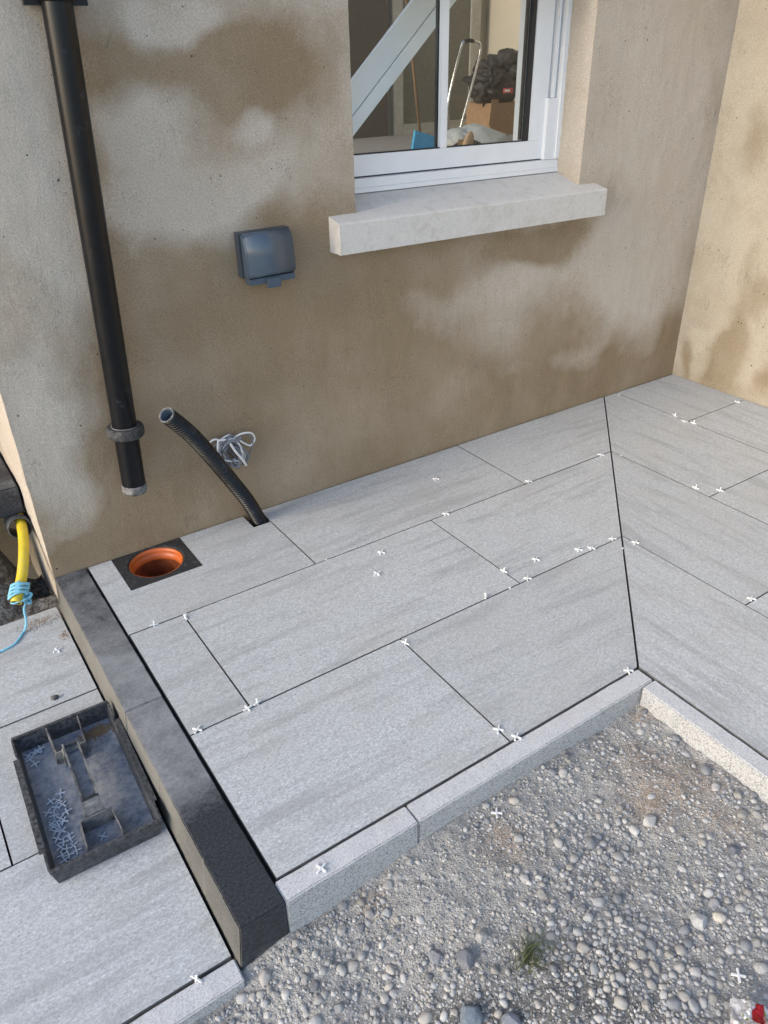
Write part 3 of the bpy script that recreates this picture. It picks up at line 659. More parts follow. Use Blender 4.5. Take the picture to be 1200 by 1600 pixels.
# rope: turns round the duct, a knot and a tail
t = empty('blue_rope', (-.275, -.03, -.03), 'light blue twisted rope knotted round the yellow duct end', 'rope')
def rope(bm, path, r):
    """two twisted strands"""
    L = 0
    prev = None; fr = []
    for k, p in enumerate(path):
        tng = (path[min(k + 1, len(path) - 1)] - path[max(k - 1, 0)]).normalized()
        x = tng.orthogonal().normalized() if prev is None else (prev - tng * prev.dot(tng)).normalized()
        prev = x; fr.append((p, x, tng.cross(x))); 
    for s in (0, pi * 2 / 3, pi * 4 / 3):
        L = 0; pp = []
        for k, (p, x, y) in enumerate(fr):
            if k: L += (p - fr[k - 1][0]).length
            a = s + L / (r * 6) * 2 * pi; pp.append(p + (x * cos(a) + y * sin(a)) * r * .52)
        tube(bm, pp, r * .58, 6)
def on_duct(u, ang, rr):
    k = u * (len(yp) - 1); k0 = min(int(k), len(yp) - 2); p = yp[k0].lerp(yp[k0 + 1], k - k0); tg = (yp[k0 + 1] - yp[k0]).normalized()
    x = tg.cross(Vector((1, 0, 0))).normalized(); y = tg.cross(x); return p + (x * cos(ang) + y * sin(ang)) * rr
pts = []
for k in range(150):
    a = k / 24 * 2 * pi; u = .845 + .10 * (k / 150) + .025 * sin(a * .5) + .02 * sin(a); pts.append(on_duct(u, a, .0225 + .0035 * sin(k * .13) ** 2))
bm = bmesh.new(); rope(bm, pts, .0042); bm_obj('rope_turns', bm, 'rope', t)
kn = on_duct(.93, 4.2, .027)
bm = bmesh.new(); kp = [kn + Vector((.011 * sin(a * 2 + .4) + .004 * sin(a * 3), -.006 + .007 * cos(a * 3), .014 * cos(a * 1) - .004)) for a in np.linspace(0, 2 * pi, 60)]
rope(bm, kp, .0042); bm_obj('knot', bm, 'rope', t)
bm = bmesh.new(); rope(bm, catmull([kn + Vector((0, 0, -.01)), (-.2688, -.055, -.040), (-.2735, -.062, -.075), (-.2830, -.066, -.100), (-.2917, -.0705, -.1085), (-.312, -.098, -.109), (-.3309, -.1145, -.109), (-.3685, -.123, -.109), (-.43, -.13, -.109), (-.55, -.10, -.109)], 150), .0036); bm_obj('rope_tail', bm, 'rope', t)
bm = bmesh.new(); rope(bm, catmull([on_duct(1.0, 2, .017), on_duct(1.0, 1, .004) + Vector((0, -.004, 0)), on_duct(.97, 5, .026), kn], 40), .0026); bm_obj('rope_loop', bm, 'rope', t)

# ------------------------------------------------------------------ gully
t = empty('drain_gully', (.137, -.105, 0), 'square black gully with round orange drain hole by the wall', 'drain')
HC, HR = (.1375, -.0955), .0845
bm = bmesh.new(); n = 48; x0, x1, y0, y1_ = .0205, .2505, -.2070, -.004
def sq(a):
    dx, dy = cos(a), sin(a); k = 1e9
    if dx > 1e-9: k = min(k, (x1 - HC[0]) / dx)
    if dx < -1e-9: k = min(k, (x0 - HC[0]) / dx)
    if dy > 1e-9: k = min(k, (y1_ - HC[1]) / dy)
    if dy < -1e-9: k = min(k, (y0 - HC[1]) / dy)
    return (HC[0] + dx * k, HC[1] + dy * k)
angs = sorted([2 * pi * k / n for k in range(n)] + [math.atan2(b - HC[1], a - HC[0]) % (2 * pi) for a in (x0, x1) for b in (y0, y1_)])
rings = []
for kind in ('out_low', 'out', 'mid', 'in', 'in_low'):
    ring = []
    for a in angs:
        if kind.startswith('out'): p = sq(a) + ((-.0015 if kind == 'out' else -.06),)
        elif kind == 'mid': p = (HC[0] + (HR + .006) * cos(a), HC[1] + (HR + .006) * sin(a) * .99, -.0012)
        else: p = (HC[0] + (HR + .002) * cos(a), HC[1] + (HR + .002) * sin(a) * .99, -.004 if kind == 'in' else -.06)
        ring.append(bm.verts.new(p))
    rings.append(ring)
m = len(angs)
for a, b in zip(rings, rings[1:]):
    for k in range(m): bm.faces.new((a[k], a[(k + 1) % m], b[(k + 1) % m], b[k]))
bm_obj('gully_frame', bm, 'gully', t)
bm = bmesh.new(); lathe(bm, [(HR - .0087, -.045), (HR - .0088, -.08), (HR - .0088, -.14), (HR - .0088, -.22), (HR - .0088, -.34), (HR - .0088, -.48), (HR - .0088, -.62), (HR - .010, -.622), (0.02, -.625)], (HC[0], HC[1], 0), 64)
bm_obj('drain_bore', bm, 'orange_shaded', t)
bm = bmesh.new(); lathe(bm, [(HR + .0015, -.02), (HR + .001, -.0055), (HR - .002, -.005), (HR - .004, -.018), (HR - .0045, -.026), (HR - .008, -.0285), (HR - .0087, -.0445)], (HC[0], HC[1], 0), 64)
bm_obj('orange_liner', bm, 'orange', t)

# ------------------------------------------------------------------ downpipe
pa, pb = Vector((.1850, -.058, 2.6)), Vector((.1275, -.058, .247))
def pc(z): return pa.lerp(pb, (pa.z - z) / (pa.z - pb.z))
# axis matches a slightly leaning pipe
PX = [(1.51, .1828), (1.25, .1672), (.915, .1481), (.44, .1355), (.247, .1272)]
def pcx(z):
    zs = [p[0] for p in PX][::-1]; xs_ = [p[1] for p in PX][::-1]
    k = (.1830 - .1272) / (1.51 - .247); return Vector((.1272 + k * (z - .247), -.058, z))
t = empty('downpipe', (.1272, -.058, .24), 'black round downpipe on the tan wall ending above the gully', 'downpipe')
ax = (pcx(1.5) - pcx(.3)).normalized()
bm = bmesh.new(); PR = .0352
lathe(bm, [(PR, 0), (PR, .40), (PR, .8), (PR, 1.22), (PR, 2.3)], pcx(.272), 40, ax); bm_obj('pipe_body', bm, 'pipe', t)
bm = bmesh.new(); lathe(bm, [(PR - .004, .05), (PR - .004, 0), (PR + .0008, -.001), (PR + .0022, .006), (PR + .0022, .024), (PR + .0005, .0265)], pcx(.245), 40, ax); bm_obj('pipe_end_ring', bm, 'pipe_end', t)
bm = bmesh.new(); lathe(bm, [(PR + .001, 0), (PR + .014, -.001), (PR + .0185, .003), (PR + .0195, .010), (PR + .0190, .024), (PR + .0165, .029), (PR + .004, .030), (PR + .001, .027)], pcx(.432), 40, ax); bm_obj('rubber_collar', bm, 'collar', t)
bm = bmesh.new(); lathe(bm, [(PR + .0015, .0295), (PR + .004, .0305), (PR + .0035, .0325), (PR + .0015, .033)], pcx(.432), 40, ax); bm_obj('collar_seal', bm, 'pipe_end', t)
bm = bmesh.new(); lathe(bm, [(PR + .001, 0), (PR + .0055, .001), (PR + .0062, .01), (PR + .0062, .09), (PR + .0055, .10), (PR + .001, .104)], pcx(1.506), 40, ax); br = bm_obj('pipe_bracket', bm, 'pipe', t)
boxes('bracket_plate', [(.112, .254, -.054, -.036, 1.500, 1.555), (.122, .243, -.036, -.004, 1.506, 1.550)], 'pipe', br, .004)
# cap the hole for light: inner dark bore is the lathe itself

# ------------------------------------------------------------------ socket box
t = empty('outdoor_socket', (.66, 0, .87), 'grey blue weatherproof socket box on the wall beside the window', 'socket')
def rbox(bm, x0, x1, z0, z1, prof, inset):
    pass
boxes('back_box', [(.574, .742, -.030, -.001, .817, .946)], 'socket_base', t, .006)
# lid: side profile (y, z) with a bulging front
pr = [(-.0305, .945), (-.037, .946), (-.050, .938), (-.0575, .925), (-.063, .895), (-.066, .860), (-.066, .832), (-.0625, .822), (-.052, .817), (-.0305, .817)]
bm = bmesh.new(); ra = [bm.verts.new((.578, a, b)) for a, b in pr]; rb = [bm.verts.new((.7395, a, b)) for a, b in pr]
bm.faces.new(ra); bm.faces.new(rb[::-1])
for k in range(len(pr)): bm.faces.new((ra[k], rb[k], rb[(k + 1) % len(pr)], ra[(k + 1) % len(pr)]))
bmesh.ops.recalc_face_normals(bm, faces=bm.faces[:])
es = [e for e in bm.edges if (abs(e.verts[0].co.x - e.verts[1].co.x) < 1e-6)]
bmesh.ops.bevel(bm, geom=es, offset=.005, segments=3, affect='EDGES')
lid = bm_obj('lid', bm, 'socket', t, smooth=True)
lid.data.polygons.foreach_set('use_smooth', [abs(p.normal.x) < .95 for p in lid.data.polygons])
boxes('cable_flange', [(.586, .737, -.056, -.020, .798, .8155)], 'socket', t, .003)
boxes('latch', [(.640, .681, -.069, -.052, .785, .812)], 'socket', t, .0055)

# ------------------------------------------------------------------ corrugated duct
t = empty('corrugated_duct', (.515, -.05, -.02), 'black ribbed flexible duct leaning out of the slab notch', 'duct')
dp = catmull([(.552, -.047, -.06), (.5298, -.055, -.0184), (.4823, -.075, .0955), (.4279, -.10, .1982), (.3508, -.14, .3375), (.2899, -.175, .4372), (.2200, -.21, .5292)], 640)
RD = .0250
L = [0]
for a, b in zip(dp, dp[1:]): L.append(L[-1] + (b - a).length)
rad = [RD - .0042 + .0044 * (0.5 + .5 * math.tanh(2.2 * (sin(2 * pi * s / .0112) + .25))) for s in L]
bm = bmesh.new(); r0 = tube(bm, dp, rad, 22, False); bm_obj('duct_shell', bm, 'duct', t)
bm = bmesh.new(); inner = dp[430:]; rin = [RD - .0062 + .0022 * (0.5 + .5 * math.tanh(3 * sin(2 * pi * s / .0098))) for s in L[430:]]
tube(bm, inner, rin, 22, False); bm_obj('duct_lining', bm, 'duct_in', t)
bm = bmesh.new(); tg = (dp[-1] - dp[-4]).normalized(); lathe(bm, [(RD - .0058, -.001), (RD - .004, .0018), (RD - .0008, .0015), (RD + .0004, -.002)], dp[-1], 32, tg); bm_obj('cut_rim', bm, 'pipe_end', t)

# ------------------------------------------------------------------ coiled cable on the wall
t = empty('cable_coil', (.47, -.01, .27), 'tied coil of grey and white cable on the wall behind the ribbed duct', 'cable')
def loop(cx, cz, a, b, rot, y, n=40, ph=0, wob=.006):
    out = []
    for k in range(n + 1):
        th = 2 * pi * k / n + ph; x_ = a * cos(th) + wob * sin(3 * th + ph); z_ = b * sin(th) + wob * cos(2 * th)
        out.append(Vector((cx + x_ * cos(rot) - z_ * sin(rot), y - .006 * sin(th * 2 + ph), cz + x_ * sin(rot) + z_ * cos(rot))))
    return out
rr = random.Random(5)
bg_, bw_ = bmesh.new(), bmesh.new()
for k in range(9):
    tube(bg_ if k % 3 else bw_, loop(.468 + rr.uniform(-.014, .014), .265 + rr.uniform(-.008, .012), .026 + rr.uniform(-.008, .010), .052 + rr.uniform(-.010, .008), .42 + rr.uniform(-.35, .35), -.012 - k * .0035, ph=rr.uniform(0, 6)), .0034, 8, False)
tube(bw_, catmull([(.455, -.02, .30), (.418, -.024, .325), (.395, -.02, .312), (.388, -.016, .285), (.40, -.014, .26)], 40), .0034, 8)
tube(bw_, catmull([(.470, -.02, .305), (.505, -.03, .322), (.540, -.034, .318), (.553, -.03, .292), (.538, -.026, .270), (.515, -.03, .285), (.495, -.03, .305)], 50), .0032, 8)
tube(bg_, catmull([(.47, -.02, .31), (.52, -.03, .318), (.545, -.03, .285), (.53, -.02, .235), (.505, -.012, .215)], 40), .0022, 8)
tube(bw_, catmull([(.455, -.045, .318), (.470, -.05, .28), (.495, -.05, .235), (.505, -.045, .212)], 30), .0042, 8)
tube(bg_, catmull([(.43, -.04, .29), (.455, -.048, .315), (.48, -.05, .312), (.50, -.045, .318)], 30), .0055, 8)
tube(bg_, catmull([(.49, .01, .225), (.492, -.01, .222), (.498, -.03, .218)], 12), .0036, 8)
bm_obj('grey_cable', bg_, 'cable_grey', t); bm_obj('white_cable', bw_, 'cable_white', t)

# ------------------------------------------------------------------ tool tray
TX, TY = -.2985, -.7815
t = empty('tool_tray', (TX, TY, ZL), 'dirty black plastic tool tray with a central handle on the lower slabs', 'tray')
t.rotation_euler = (0, 0, radians(-1.5))
def tb(name, lst, mat='tray', bevel=.0012, fn=None):
    bm = bmesh.new()
    for b in lst: box(bm, *b)
    if fn:
        for v in bm.verts: v.co = fn(v.co)
    o = bm_obj(name, bm, mat, t, local=True, bevel=bevel); return o
H = .054
lean = lambda c: Vector((c.x * (1 + .09 * (c.z / H)), c.y * (1 + .03 * (c.z / H)), c.z))
tb('tray_floor', [(-.107, .107, -.206, .206, .003, .0075)], 'tray_floor', .001, lean)
tb('end_wall', [(-.110, .110, .2065, .2115, .003, H)], fn=lean)
tb('end_wall', [(-.110, .110, -.2115, -.2065, .003, H)], fn=lean)
for s in (-1, 1):
    a, b = (s * .1075, s * .1115) if s > 0 else (s * .1115, s * .1075)
    tb('side_wall', [(a, b, -.150, .150, .003, .040)], fn=lean)
    tb('side_rim', [((a, b + .009) if s > 0 else (a - .009, b))[0:2] + (-.148, .148, .0405, .0435)], fn=lean, bevel=.001)
    for q in (-1, 1):
        ya, yb = (.1505, .206) if q > 0 else (-.206, -.1505)
        tb('corner_wall', [(a, b, ya, yb, .003, H)], fn=lean)
tb('end_rim', [(-.119, .119, .2120, .2205, H - .0045, H + .0005)], bevel=.001); tb('end_rim', [(-.119, .119, -.2215, -.2120, H - .0045, H + .0005)], bevel=.001)
# scoops at both ends of the handle
for s in (1, -1):
    bm = bmesh.new()
    for sx in (-1, 1):
        a = [(sx * .041, s * .2055, .008), (sx * .041, s * .118, .008), (sx * .036, s * .118, .044), (sx * .040, s * .2055, .056)]
        va = [bm.verts.new(p) for p in a]; vb = [bm.verts.new((p[0] - sx * .003, p[1], p[2])) for p in a]
        bm.faces.new(va); bm.faces.new(vb[::-1])
        for k in range(4): bm.faces.new((va[k], vb[k], vb[(k + 1) % 4], va[(k + 1) % 4]))
    pts = []
    ra = None
    for k in range(9):
        u = k / 8; x_ = -.036 + .072 * u; yb = s * .121
        ring = [bm.verts.new((x_, yb, .008)), bm.verts.new((x_, yb - s * .002, .046)), bm.verts.new((x_, yb - s * .006, .046)), bm.verts.new((x_, yb - s * .007, .008))]
        if ra:
            for q in range(4): bm.faces.new((ra[q], ring[q], ring[(q + 1) % 4], ra[(q + 1) % 4]))
        ra = ring
    bm_obj('scoop', bm, 'tray_dusty', t, local=True)
    # pedestal that widens into the grip
    bm = bmesh.new()
    sec = [(s * .1135, .023, .008), (s * .112, .022, .045), (s * .104, .020, .066), (s * .092, .0195, .076)]
    ra = None
    for y_, hw, z_ in sec:
        dpt = .016
        ring = [bm.verts.new((-hw, y_, z_)), bm.verts.new((hw, y_, z_)), bm.verts.new((hw, y_ - s * dpt, max(z_ - .006, .008))), bm.verts.new((-hw, y_ - s * dpt, max(z_ - .006, .008)))]
        if ra:
            for q in range(4): bm.faces.new((ra[q], ring[q], ring[(q + 1) % 4], ra[(q + 1) % 4]))
        ra = ring
    bm.faces.new(ra)
    bm_obj('pedestal', bm, 'tray_dusty', t, local=True, bevel=.001)
# grip: a raised trough with pale worn rims over an open hand slot
bm = bmesh.new()
for sx in (-1, 1):
    box(bm, min(sx * .0148, sx * .0185), max(sx * .0148, sx * .0185), -.094, .094, .052, .083)
box(bm, -.0147, .0147, -.094, .094, .060, .066)
box(bm, -.0147, .0147, .0890, .0940, .0661, .083); box(bm, -.0147, .0147, -.0940, -.0890, .0661, .083)
bm_obj('handle', bm, 'tray', t, local=True, bevel=.001)
for sx in (-1, 1):
    boxes('handle_rim', [(min(sx * .0144, sx * .0190), max(sx * .0144, sx * .0190), -.095, .095, .0832, .0858)], 'tray_dusty', t, .001, local=True)
boxes('handle_groove', [(-.0146, .0146, -.0888, .0888, .0662, .0670)], 'tray_floor', t, local=True)

# ------------------------------------------------------------------ tile spacers
def spacer_mesh(name, arm=.0125, w_=.0033, h=.0042):
    bm = bmesh.new(); a, b = arm, w_ / 2
    pts = [(a, -b), (a, b), (b, b), (b, a), (-b, a), (-b, b), (-a, b), (-a, -b), (-b, -b), (-b, -a), (b, -a), (b, -b)]
    va = [bm.verts.new((x_, y_, -h / 2)) for x_, y_ in pts]; vb = [bm.verts.new((x_, y_, h / 2)) for x_, y_ in pts]
    bm.faces.new(vb); bm.faces.new(va[::-1])
    for k in range(12): bm.faces.new((va[k], va[(k + 1) % 12], vb[(k + 1) % 12], vb[k]))
    me = bpy.data.meshes.new(name); bmesh.ops.recalc_face_normals(bm, faces=bm.faces[:]); bm.to_mesh(me); bm.free(); return me
SM = spacer_mesh('tile_spacer'); SM.materials.append(MAT['spacer'])
SL = [  # x, y, kind (f flat, j upright along x joint, k upright along y joint), yaw, label
 (.019, -.4114, 'j', 0, 'white spacer in the first long joint near the black kerb'),
 (.106, -.430, 'k', 0, 'white spacer at the top of the short joint left of the largest middle slab'),
 (.098, -.864, 'f', .1, 'white spacer lying in the joint at the foot of the narrow slab'),
 (.126, -.862, 'j', .4, 'white spacer sticking up just right of the narrow slab'),
 (-.032, -.858, 'f', .7, 'white spacer in the second long joint next to the black kerb'),
 (.588, -.4114, 's', 0, 'sunken white spacer in the joint below the ribbed duct'),
 (1.199, -.187, 'f', .7, 'white spacer lying loose on the slab below the sill middle'),
 (.754, -.481, 'f', .65, 'upper white spacer of two lying loose on the largest middle slab'),
 (.677, -.571, 'f', .15, 'lower white spacer of two lying loose on the largest middle slab'),
 (1.072, -.4114, 'f', .6, 'white spacer over the first long joint near mid patio'),
 (1.469, -.405, 'f', .7, 'white spacer at the T joint of the slabs along the wall'),
 (1.0055, -.789, 'k', .3, 'white spacer upright in the faint short joint of the middle course'),
 (1.131, -.800, 'f', .5, 'white spacer lying loose on the slab right of the faint short joint'),
 (1.039, -.860, 'f', .8, 'white spacer just right of the T joint in the second long joint'),
 (.964, -.864, 's', 0, 'sunken white spacer just left of the T joint in the second long joint'),
 (.874, -.858, 'j', .7, 'white spacer sticking up in the second long joint at mid patio'),
 (1.851, -.4114, 'f', .6, 'white spacer by the mitre at the end of the first long joint'),
 (1.9125, -.459, 's', 1.57, 'small white spacer right of the mitre in the upper side joint'),
 (1.419, -.857, 'f', .8, 'white spacer by the mitre at the end of the second long joint'),
 (1.322, -.856, 'f', .5, 'right one of two white spacers near the second long joint end'),
 (1.282, -.838, 'f', .6, 'left one of two white spacers near the second long joint end'),
 (2.390, -.030, 's', 1.57, 'small white spacer in the joint close to the house wall'),
 (2.396, -.338, 'k', 0, 'white spacer upright in the side joint nearest the wing wall'),
 (2.380, -.400, 'f', .6, 'white spacer flat at the T joint nearest the wing wall'),
 (2.394, -.436, 'k', .4, 'white spacer upright just past the T joint nearest the wing wall'),
 (2.745, -.4052, 'f', .1, 'white spacer in the cross joint against the wing wall'),
 (1.925, -.799, 'k', .3, 'white spacer in the middle side joint left of its T joint'),
 (1.979, -.863, 'k', .6, 'white spacer in the cross joint of the middle side course'),
 (1.404, -.914, 's', .8, 'tiny white spacer sunk in the black mitre gap'),
 (1.4625, -.916, 'f', .4, 'white spacer right of the mitre in the lower side joint'),
 (1.500, -1.312, 'f', .5, 'white spacer in the cross joint at the right photo edge'),
 (.971, -1.312, 'f', .9, 'white spacer beside the inner corner of the granite kerb'),
 (.5605, -.889, 'k', .4, 'white spacer at the top of the joint between the front slabs'),
 (.5605, -1.272, 'f', .75, 'white spacer in the foot of the joint between the front slabs'),
 (.580, -1.314, 'f', .5, 'white spacer on the kerb joint at the foot of the front slab joint'),
 (.030, -1.348, 'f', .35, 'white spacer lying on the granite kerb near the black kerb end')]
first = None
def spacer(x_, y_, z_, kind, yaw, label, group, mesh=SM):
    o = bpy.data.objects.new('tile_spacer', mesh); COL.objects.link(o)
    if kind == 'f': o.location = (x_, y_, z_ + .0027); o.rotation_euler = (random.uniform(-.06, .06), random.uniform(-.06, .06), yaw)
    elif kind == 's': o.location = (x_, y_, z_ - .0095); o.rotation_euler = (pi / 2, 0, yaw)
    elif kind == 'j': o.location = (x_, y_, z_ + .0035); o.rotation_euler = (pi / 2 - .25, .15, yaw)
    else: o.location = (x_, y_, z_ + .003); o.rotation_euler = (pi / 2 + .2, -.1, pi / 2 + yaw)
    return tag(o, label, 'tile spacer', group)
for s in SL: spacer(s[0], s[1], 0.0, s[2], s[3], s[4], 'spacers on the upper patio')
spacer(-.248, -1.3425, ZL, 'k', .5, 'white spacer standing in the kerb joint of the lower patio', 'spacers on the lower patio')
spacer(-.226, -.214, ZL, 'f', .3, 'white spacer lying on the lower slab near the rope', 'spacers on the lower patio')
SMT = spacer_mesh('tray_spacer', .0115, .0026, .0035); SMT.materials.append(MAT['spacer_tray'])
TS_ = [[-0.3897, -0.5944], [-0.3738, -0.5928], [-0.3665, -0.5957], [-0.3892, -0.6075], [-0.3816, -0.6323], [-0.3591, -0.5907], [-0.3514, -0.7583], [-0.3608, -0.7783], [-0.3767, -0.7717], [-0.3704, -0.7934], [-0.3562, -0.7947], [-0.3909, -0.8006], [-0.3799, -0.8146], [-0.3699, -0.832], [-0.3531, -0.8226], [-0.3892, -0.8352], [-0.378, -0.8472], [-0.366, -0.8451], [-0.390, -0.8442], [-0.3871, -0.8612], [-0.3751, -0.8696], [-0.3653, -0.8864], [-0.3898, -0.8834], [-0.3804, -0.9017], [-0.366, -0.8999], [-0.3893, -0.9093], [-0.3788, -0.9224], [-0.3644, -0.9206], [-0.3907, -0.9314], [-0.3795, -0.941], [-0.3621, -0.9378], [-0.3893, -0.9474]]
for k, (a, b) in enumerate(TS_):
    far_ = b > -.7
    o = spacer(a, b, ZL + .0065 + .0016 * (k % 3), 'f', random.uniform(0, 1.57), 'pale spacer in the small heap at the back of the tool tray' if far_ else 'pale spacer in the larger heap at the front of the tool tray',
               'spacers heaped at the back of the tray' if far_ else 'spacers heaped at the front of the tray', SMT)
    o.rotation_euler.x = random.uniform(-.2, .2)
spacer(-.303, -.935, ZL + .0065, 'f', .9, 'single pale spacer in the front scoop of the tool tray', 'spacers in the tray scoop', SMT)

# ------------------------------------------------------------------ stones
def ico(sub):
    bm = bmesh.new(); bmesh.ops.create_icosphere(bm, subdivisions=sub, radius=1.0)
    v = np.array([p.co[:] for p in bm.verts]); f = np.array([[q.index for q in fc.verts] for fc in bm.faces]); bm.free(); return v, f
def shapes(sub, n, rnd, ang=0):
    out = []; v, f = ico(sub)
    for k in range(n):
        r_ = np.random.default_rng(100 * sub + k)
        p = np.array([Vector(q) * (1 + .22 * mnoise.noise(Vector(q) * 1.1 + Vector((k * 5.3, 0, 0))) + .07 * mnoise.noise(Vector(q) * 2.6 + Vector((k * 5.3, 7, 0)))) for q in v])
        if k % 2 == 1 or ang:
            for _ in range(9):     # slice facets
                nn = r_.normal(size=3); nn /= np.linalg.norm(nn); d = p @ nn; lim = r_.uniform(.62, .85); p = p - np.outer(np.maximum(d - lim, 0), nn)
        p = p * np.array([1.0, r_.uniform(.66, .92), r_.uniform(.5, .72)])
        out.append((p, f))
    return out
def in_gravel(x_, y_, mrg=0.0):
    return ((y_ < -1.372 - mrg) & (x_ < .953 - mrg) & ((x_ > -.16) | (y_ < -1.398 - mrg)))
PAL = np.array([[.43, .42, .405], [.47, .46, .445], [.39, .387, .38], [.34, .345, .35], [.42, .395, .36], [.25, .255, .265], [.49, .475, .45], [.39, .37, .34]])
def palette(n, r_):
    c = PAL[r_.choice(len(PAL), n, p=[.19, .14, .17, .14, .12, .11, .05, .08])] * r_.uniform(.78, 1.08, (n, 1)) * np.array([1.0, 1.0, .985]); return c
def stones(name, pos, rad, shp, cols, embed, r_):
    N = len(pos); vi = r_.integers(0, len(shp), N); Vs, Fs, Cs = [], [], []; off = 0
    for k, (p, f) in enumerate(shp):
        idx = np.where(vi == k)[0]; n = len(idx)
        if not n: continue
        yaw = r_.uniform(0, 2 * pi, n); tl = r_.normal(0, .22, (n, 2))
        cz, sz = np.cos(yaw), np.sin(yaw); Rz = np.zeros((n, 3, 3)); Rz[:, 0, 0] = cz; Rz[:, 0, 1] = -sz; Rz[:, 1, 0] = sz; Rz[:, 1, 1] = cz; Rz[:, 2, 2] = 1
        ca, sa = np.cos(tl[:, 0]), np.sin(tl[:, 0]); Rx = np.zeros((n, 3, 3)); Rx[:, 0, 0] = 1; Rx[:, 1, 1] = ca; Rx[:, 1, 2] = -sa; Rx[:, 2, 1] = sa; Rx[:, 2, 2] = ca
        A = Rz @ Rx
        q = np.einsum('nij,vj->nvi', A, p) * rad[idx][:, None, None]
        c = pos[idx].copy(); c[:, 2] += rad[idx] * .6 * (1 - 2 * embed[idx])
        q += c[:, None, :]
        Vs.append(q.reshape(-1, 3)); Fs.append((f[None] + (np.arange(n) * len(p))[:, None, None] + off).reshape(-1, 3)); Cs.append(np.repeat(cols[idx], len(p), 0)); off += n * len(p)
    V = np.concatenate(Vs); F = np.concatenate(Fs); me = np_mesh(name, V, F.ravel(), np.full(len(F), 3)); set_col(me, np.concatenate(Cs))
    return me
# view test: is a ground point inside the frame?
Rn = np.array(R); Cn = np.array([-0.37557615, -2.2219553, 1.39673267])
def pix(P):
    c = (P - Cn) @ Rn.T; return 600 + 1203.77 * c[:, 0] / c[:, 2], 800 + 1203.77 * c[:, 1] / c[:, 2]
S3, S2, S1 = shapes(3, 14, RNG), shapes(2, 12, RNG), shapes(1, 8, RNG)
# separation-tested placing of the larger pebbles
placed = []; grid = {}
def try_place(x_, y_, r_):
    k0 = int(math.floor(x_ / .04)), int(math.floor(y_ / .04))
    for a in (-1, 0, 1):
        for b in (-1, 0, 1):
            for (px, py, pr_) in grid.get((k0[0] + a, k0[1] + b), ()):
                if (px - x_) ** 2 + (py - y_) ** 2 < ((pr_ + r_) * .72) ** 2: return False
    grid.setdefault(k0, []).append((x_, y_, r_)); return True
special = [(.148, -1.575, .017, (.20, .205, .22), 'smaller blue grey broken stone above the dark broken stone by the grass', 1),
           (.235, -1.60, .015, (.33, .32, .30), 'pale broken chip just above the grass tuft', 1),
           (.1359, -1.6943, .026, (.17, .20, .23), 'smooth dark blue grey stone near the bottom edge of the gravel', 1),
           (.6408, -1.8373, .0125, (.52, .48, .40), 'cream oval pebble lying above the flat grey stone', 0),
           (.5993, -1.8197, .019, (.38, .38, .37), 'flat pale grey stone sunk in the gravel below the cream pebble', 1),
           (.7925, -1.7626, .0145, (.13, .14, .16), 'dark angular stone alone on the bare dirt at the right', 1),
           (.7054, -1.6156, .020, (.40, .385, .36), 'pale angular stone in the middle of the bare dirt', 1),
           (.1855, -1.7438, .020, (.20, .215, .24), 'long blue grey stone left of the grass at the bottom edge', 1),
           (.185, -1.615, .022, (.16, .165, .18), 'dark broken stone just left of the grass tuft', 1),
           (.6262, -1.9393, .0135, (.40, .385, .36), 'rounded grey pebble above the crisp packet', 0)]
for (a, b, r_, c_, lab, ang) in special:
    try_place(a, b, r_)
    p, f = (S3[1 + 2 * (len(lab) % 4)] if ang else S3[2 * (len(lab) % 3)])
    h = float(gheight(np.array([a]), np.array([b]))[0])
    yaw = random.uniform(0, pi); q = (p * r_) @ np.array([[cos(yaw), sin(yaw), 0], [-sin(yaw), cos(yaw), 0], [0, 0, 1]])
    me = np_mesh('stone', q, f.ravel(), np.full(len(f), 3)); set_col(me, np.repeat(np.array([c_]), len(q), 0))
    o = link('stone', me, 'stone', local=True, smooth=True); o.location = (a, b, h + r_ * .22); tag(o, lab, 'stone')
    if ang: o.data.polygons.foreach_set('use_smooth', [False] * len(f))
big, mid = [], []
r_ = np.random.default_rng(3)
for tgt, n_try, rlo, rhi, store in ((0, 9000, .0085, .0145, big), (1, 40000, .0042, .0085, mid)):
    X_ = r_.uniform(-1.2, .95, n_try); Y_ = r_.uniform(-2.6, -1.374, n_try); D = gdens(X_, Y_); keep = (r_.uniform(0, 1, n_try) < (.02 + .6 * D ** 1.4 if tgt == 0 else .03 + .9 * D ** 1.2)) & in_gravel(X_, Y_, .006)
    for a, b in zip(X_[keep], Y_[keep]):
        rr_ = rlo + (rhi - rlo) * r_.random() ** (2.0 if tgt == 0 else 1.4)
        if try_place(a, b, rr_): store.append((a, b, rr_))
def arr(lst):
    A = np.array(lst); P = np.stack([A[:, 0], A[:, 1], gheight(A[:, 0], A[:, 1])], -1); return P, A[:, 2]
P, Rr = arr(big); u_, v_ = pix(P); vis = (u_ > 8) & (u_ < 1192) & (v_ < 1592) & (v_ > 0)
order = np.where(vis)[0]; order = order[np.argsort(-Rr[order])][:180]
solo = np.zeros(len(P), bool); solo[order] = True
cols = palette(len(P), r_)
kinds = {0: ('pale rounded pebble lying loose among the gravel below the kerb', 'pale rounded pebbles in the gravel'), 1: ('grey angular stone lying loose among the gravel below the kerb', 'angular stones in the gravel')}
meshes = {}
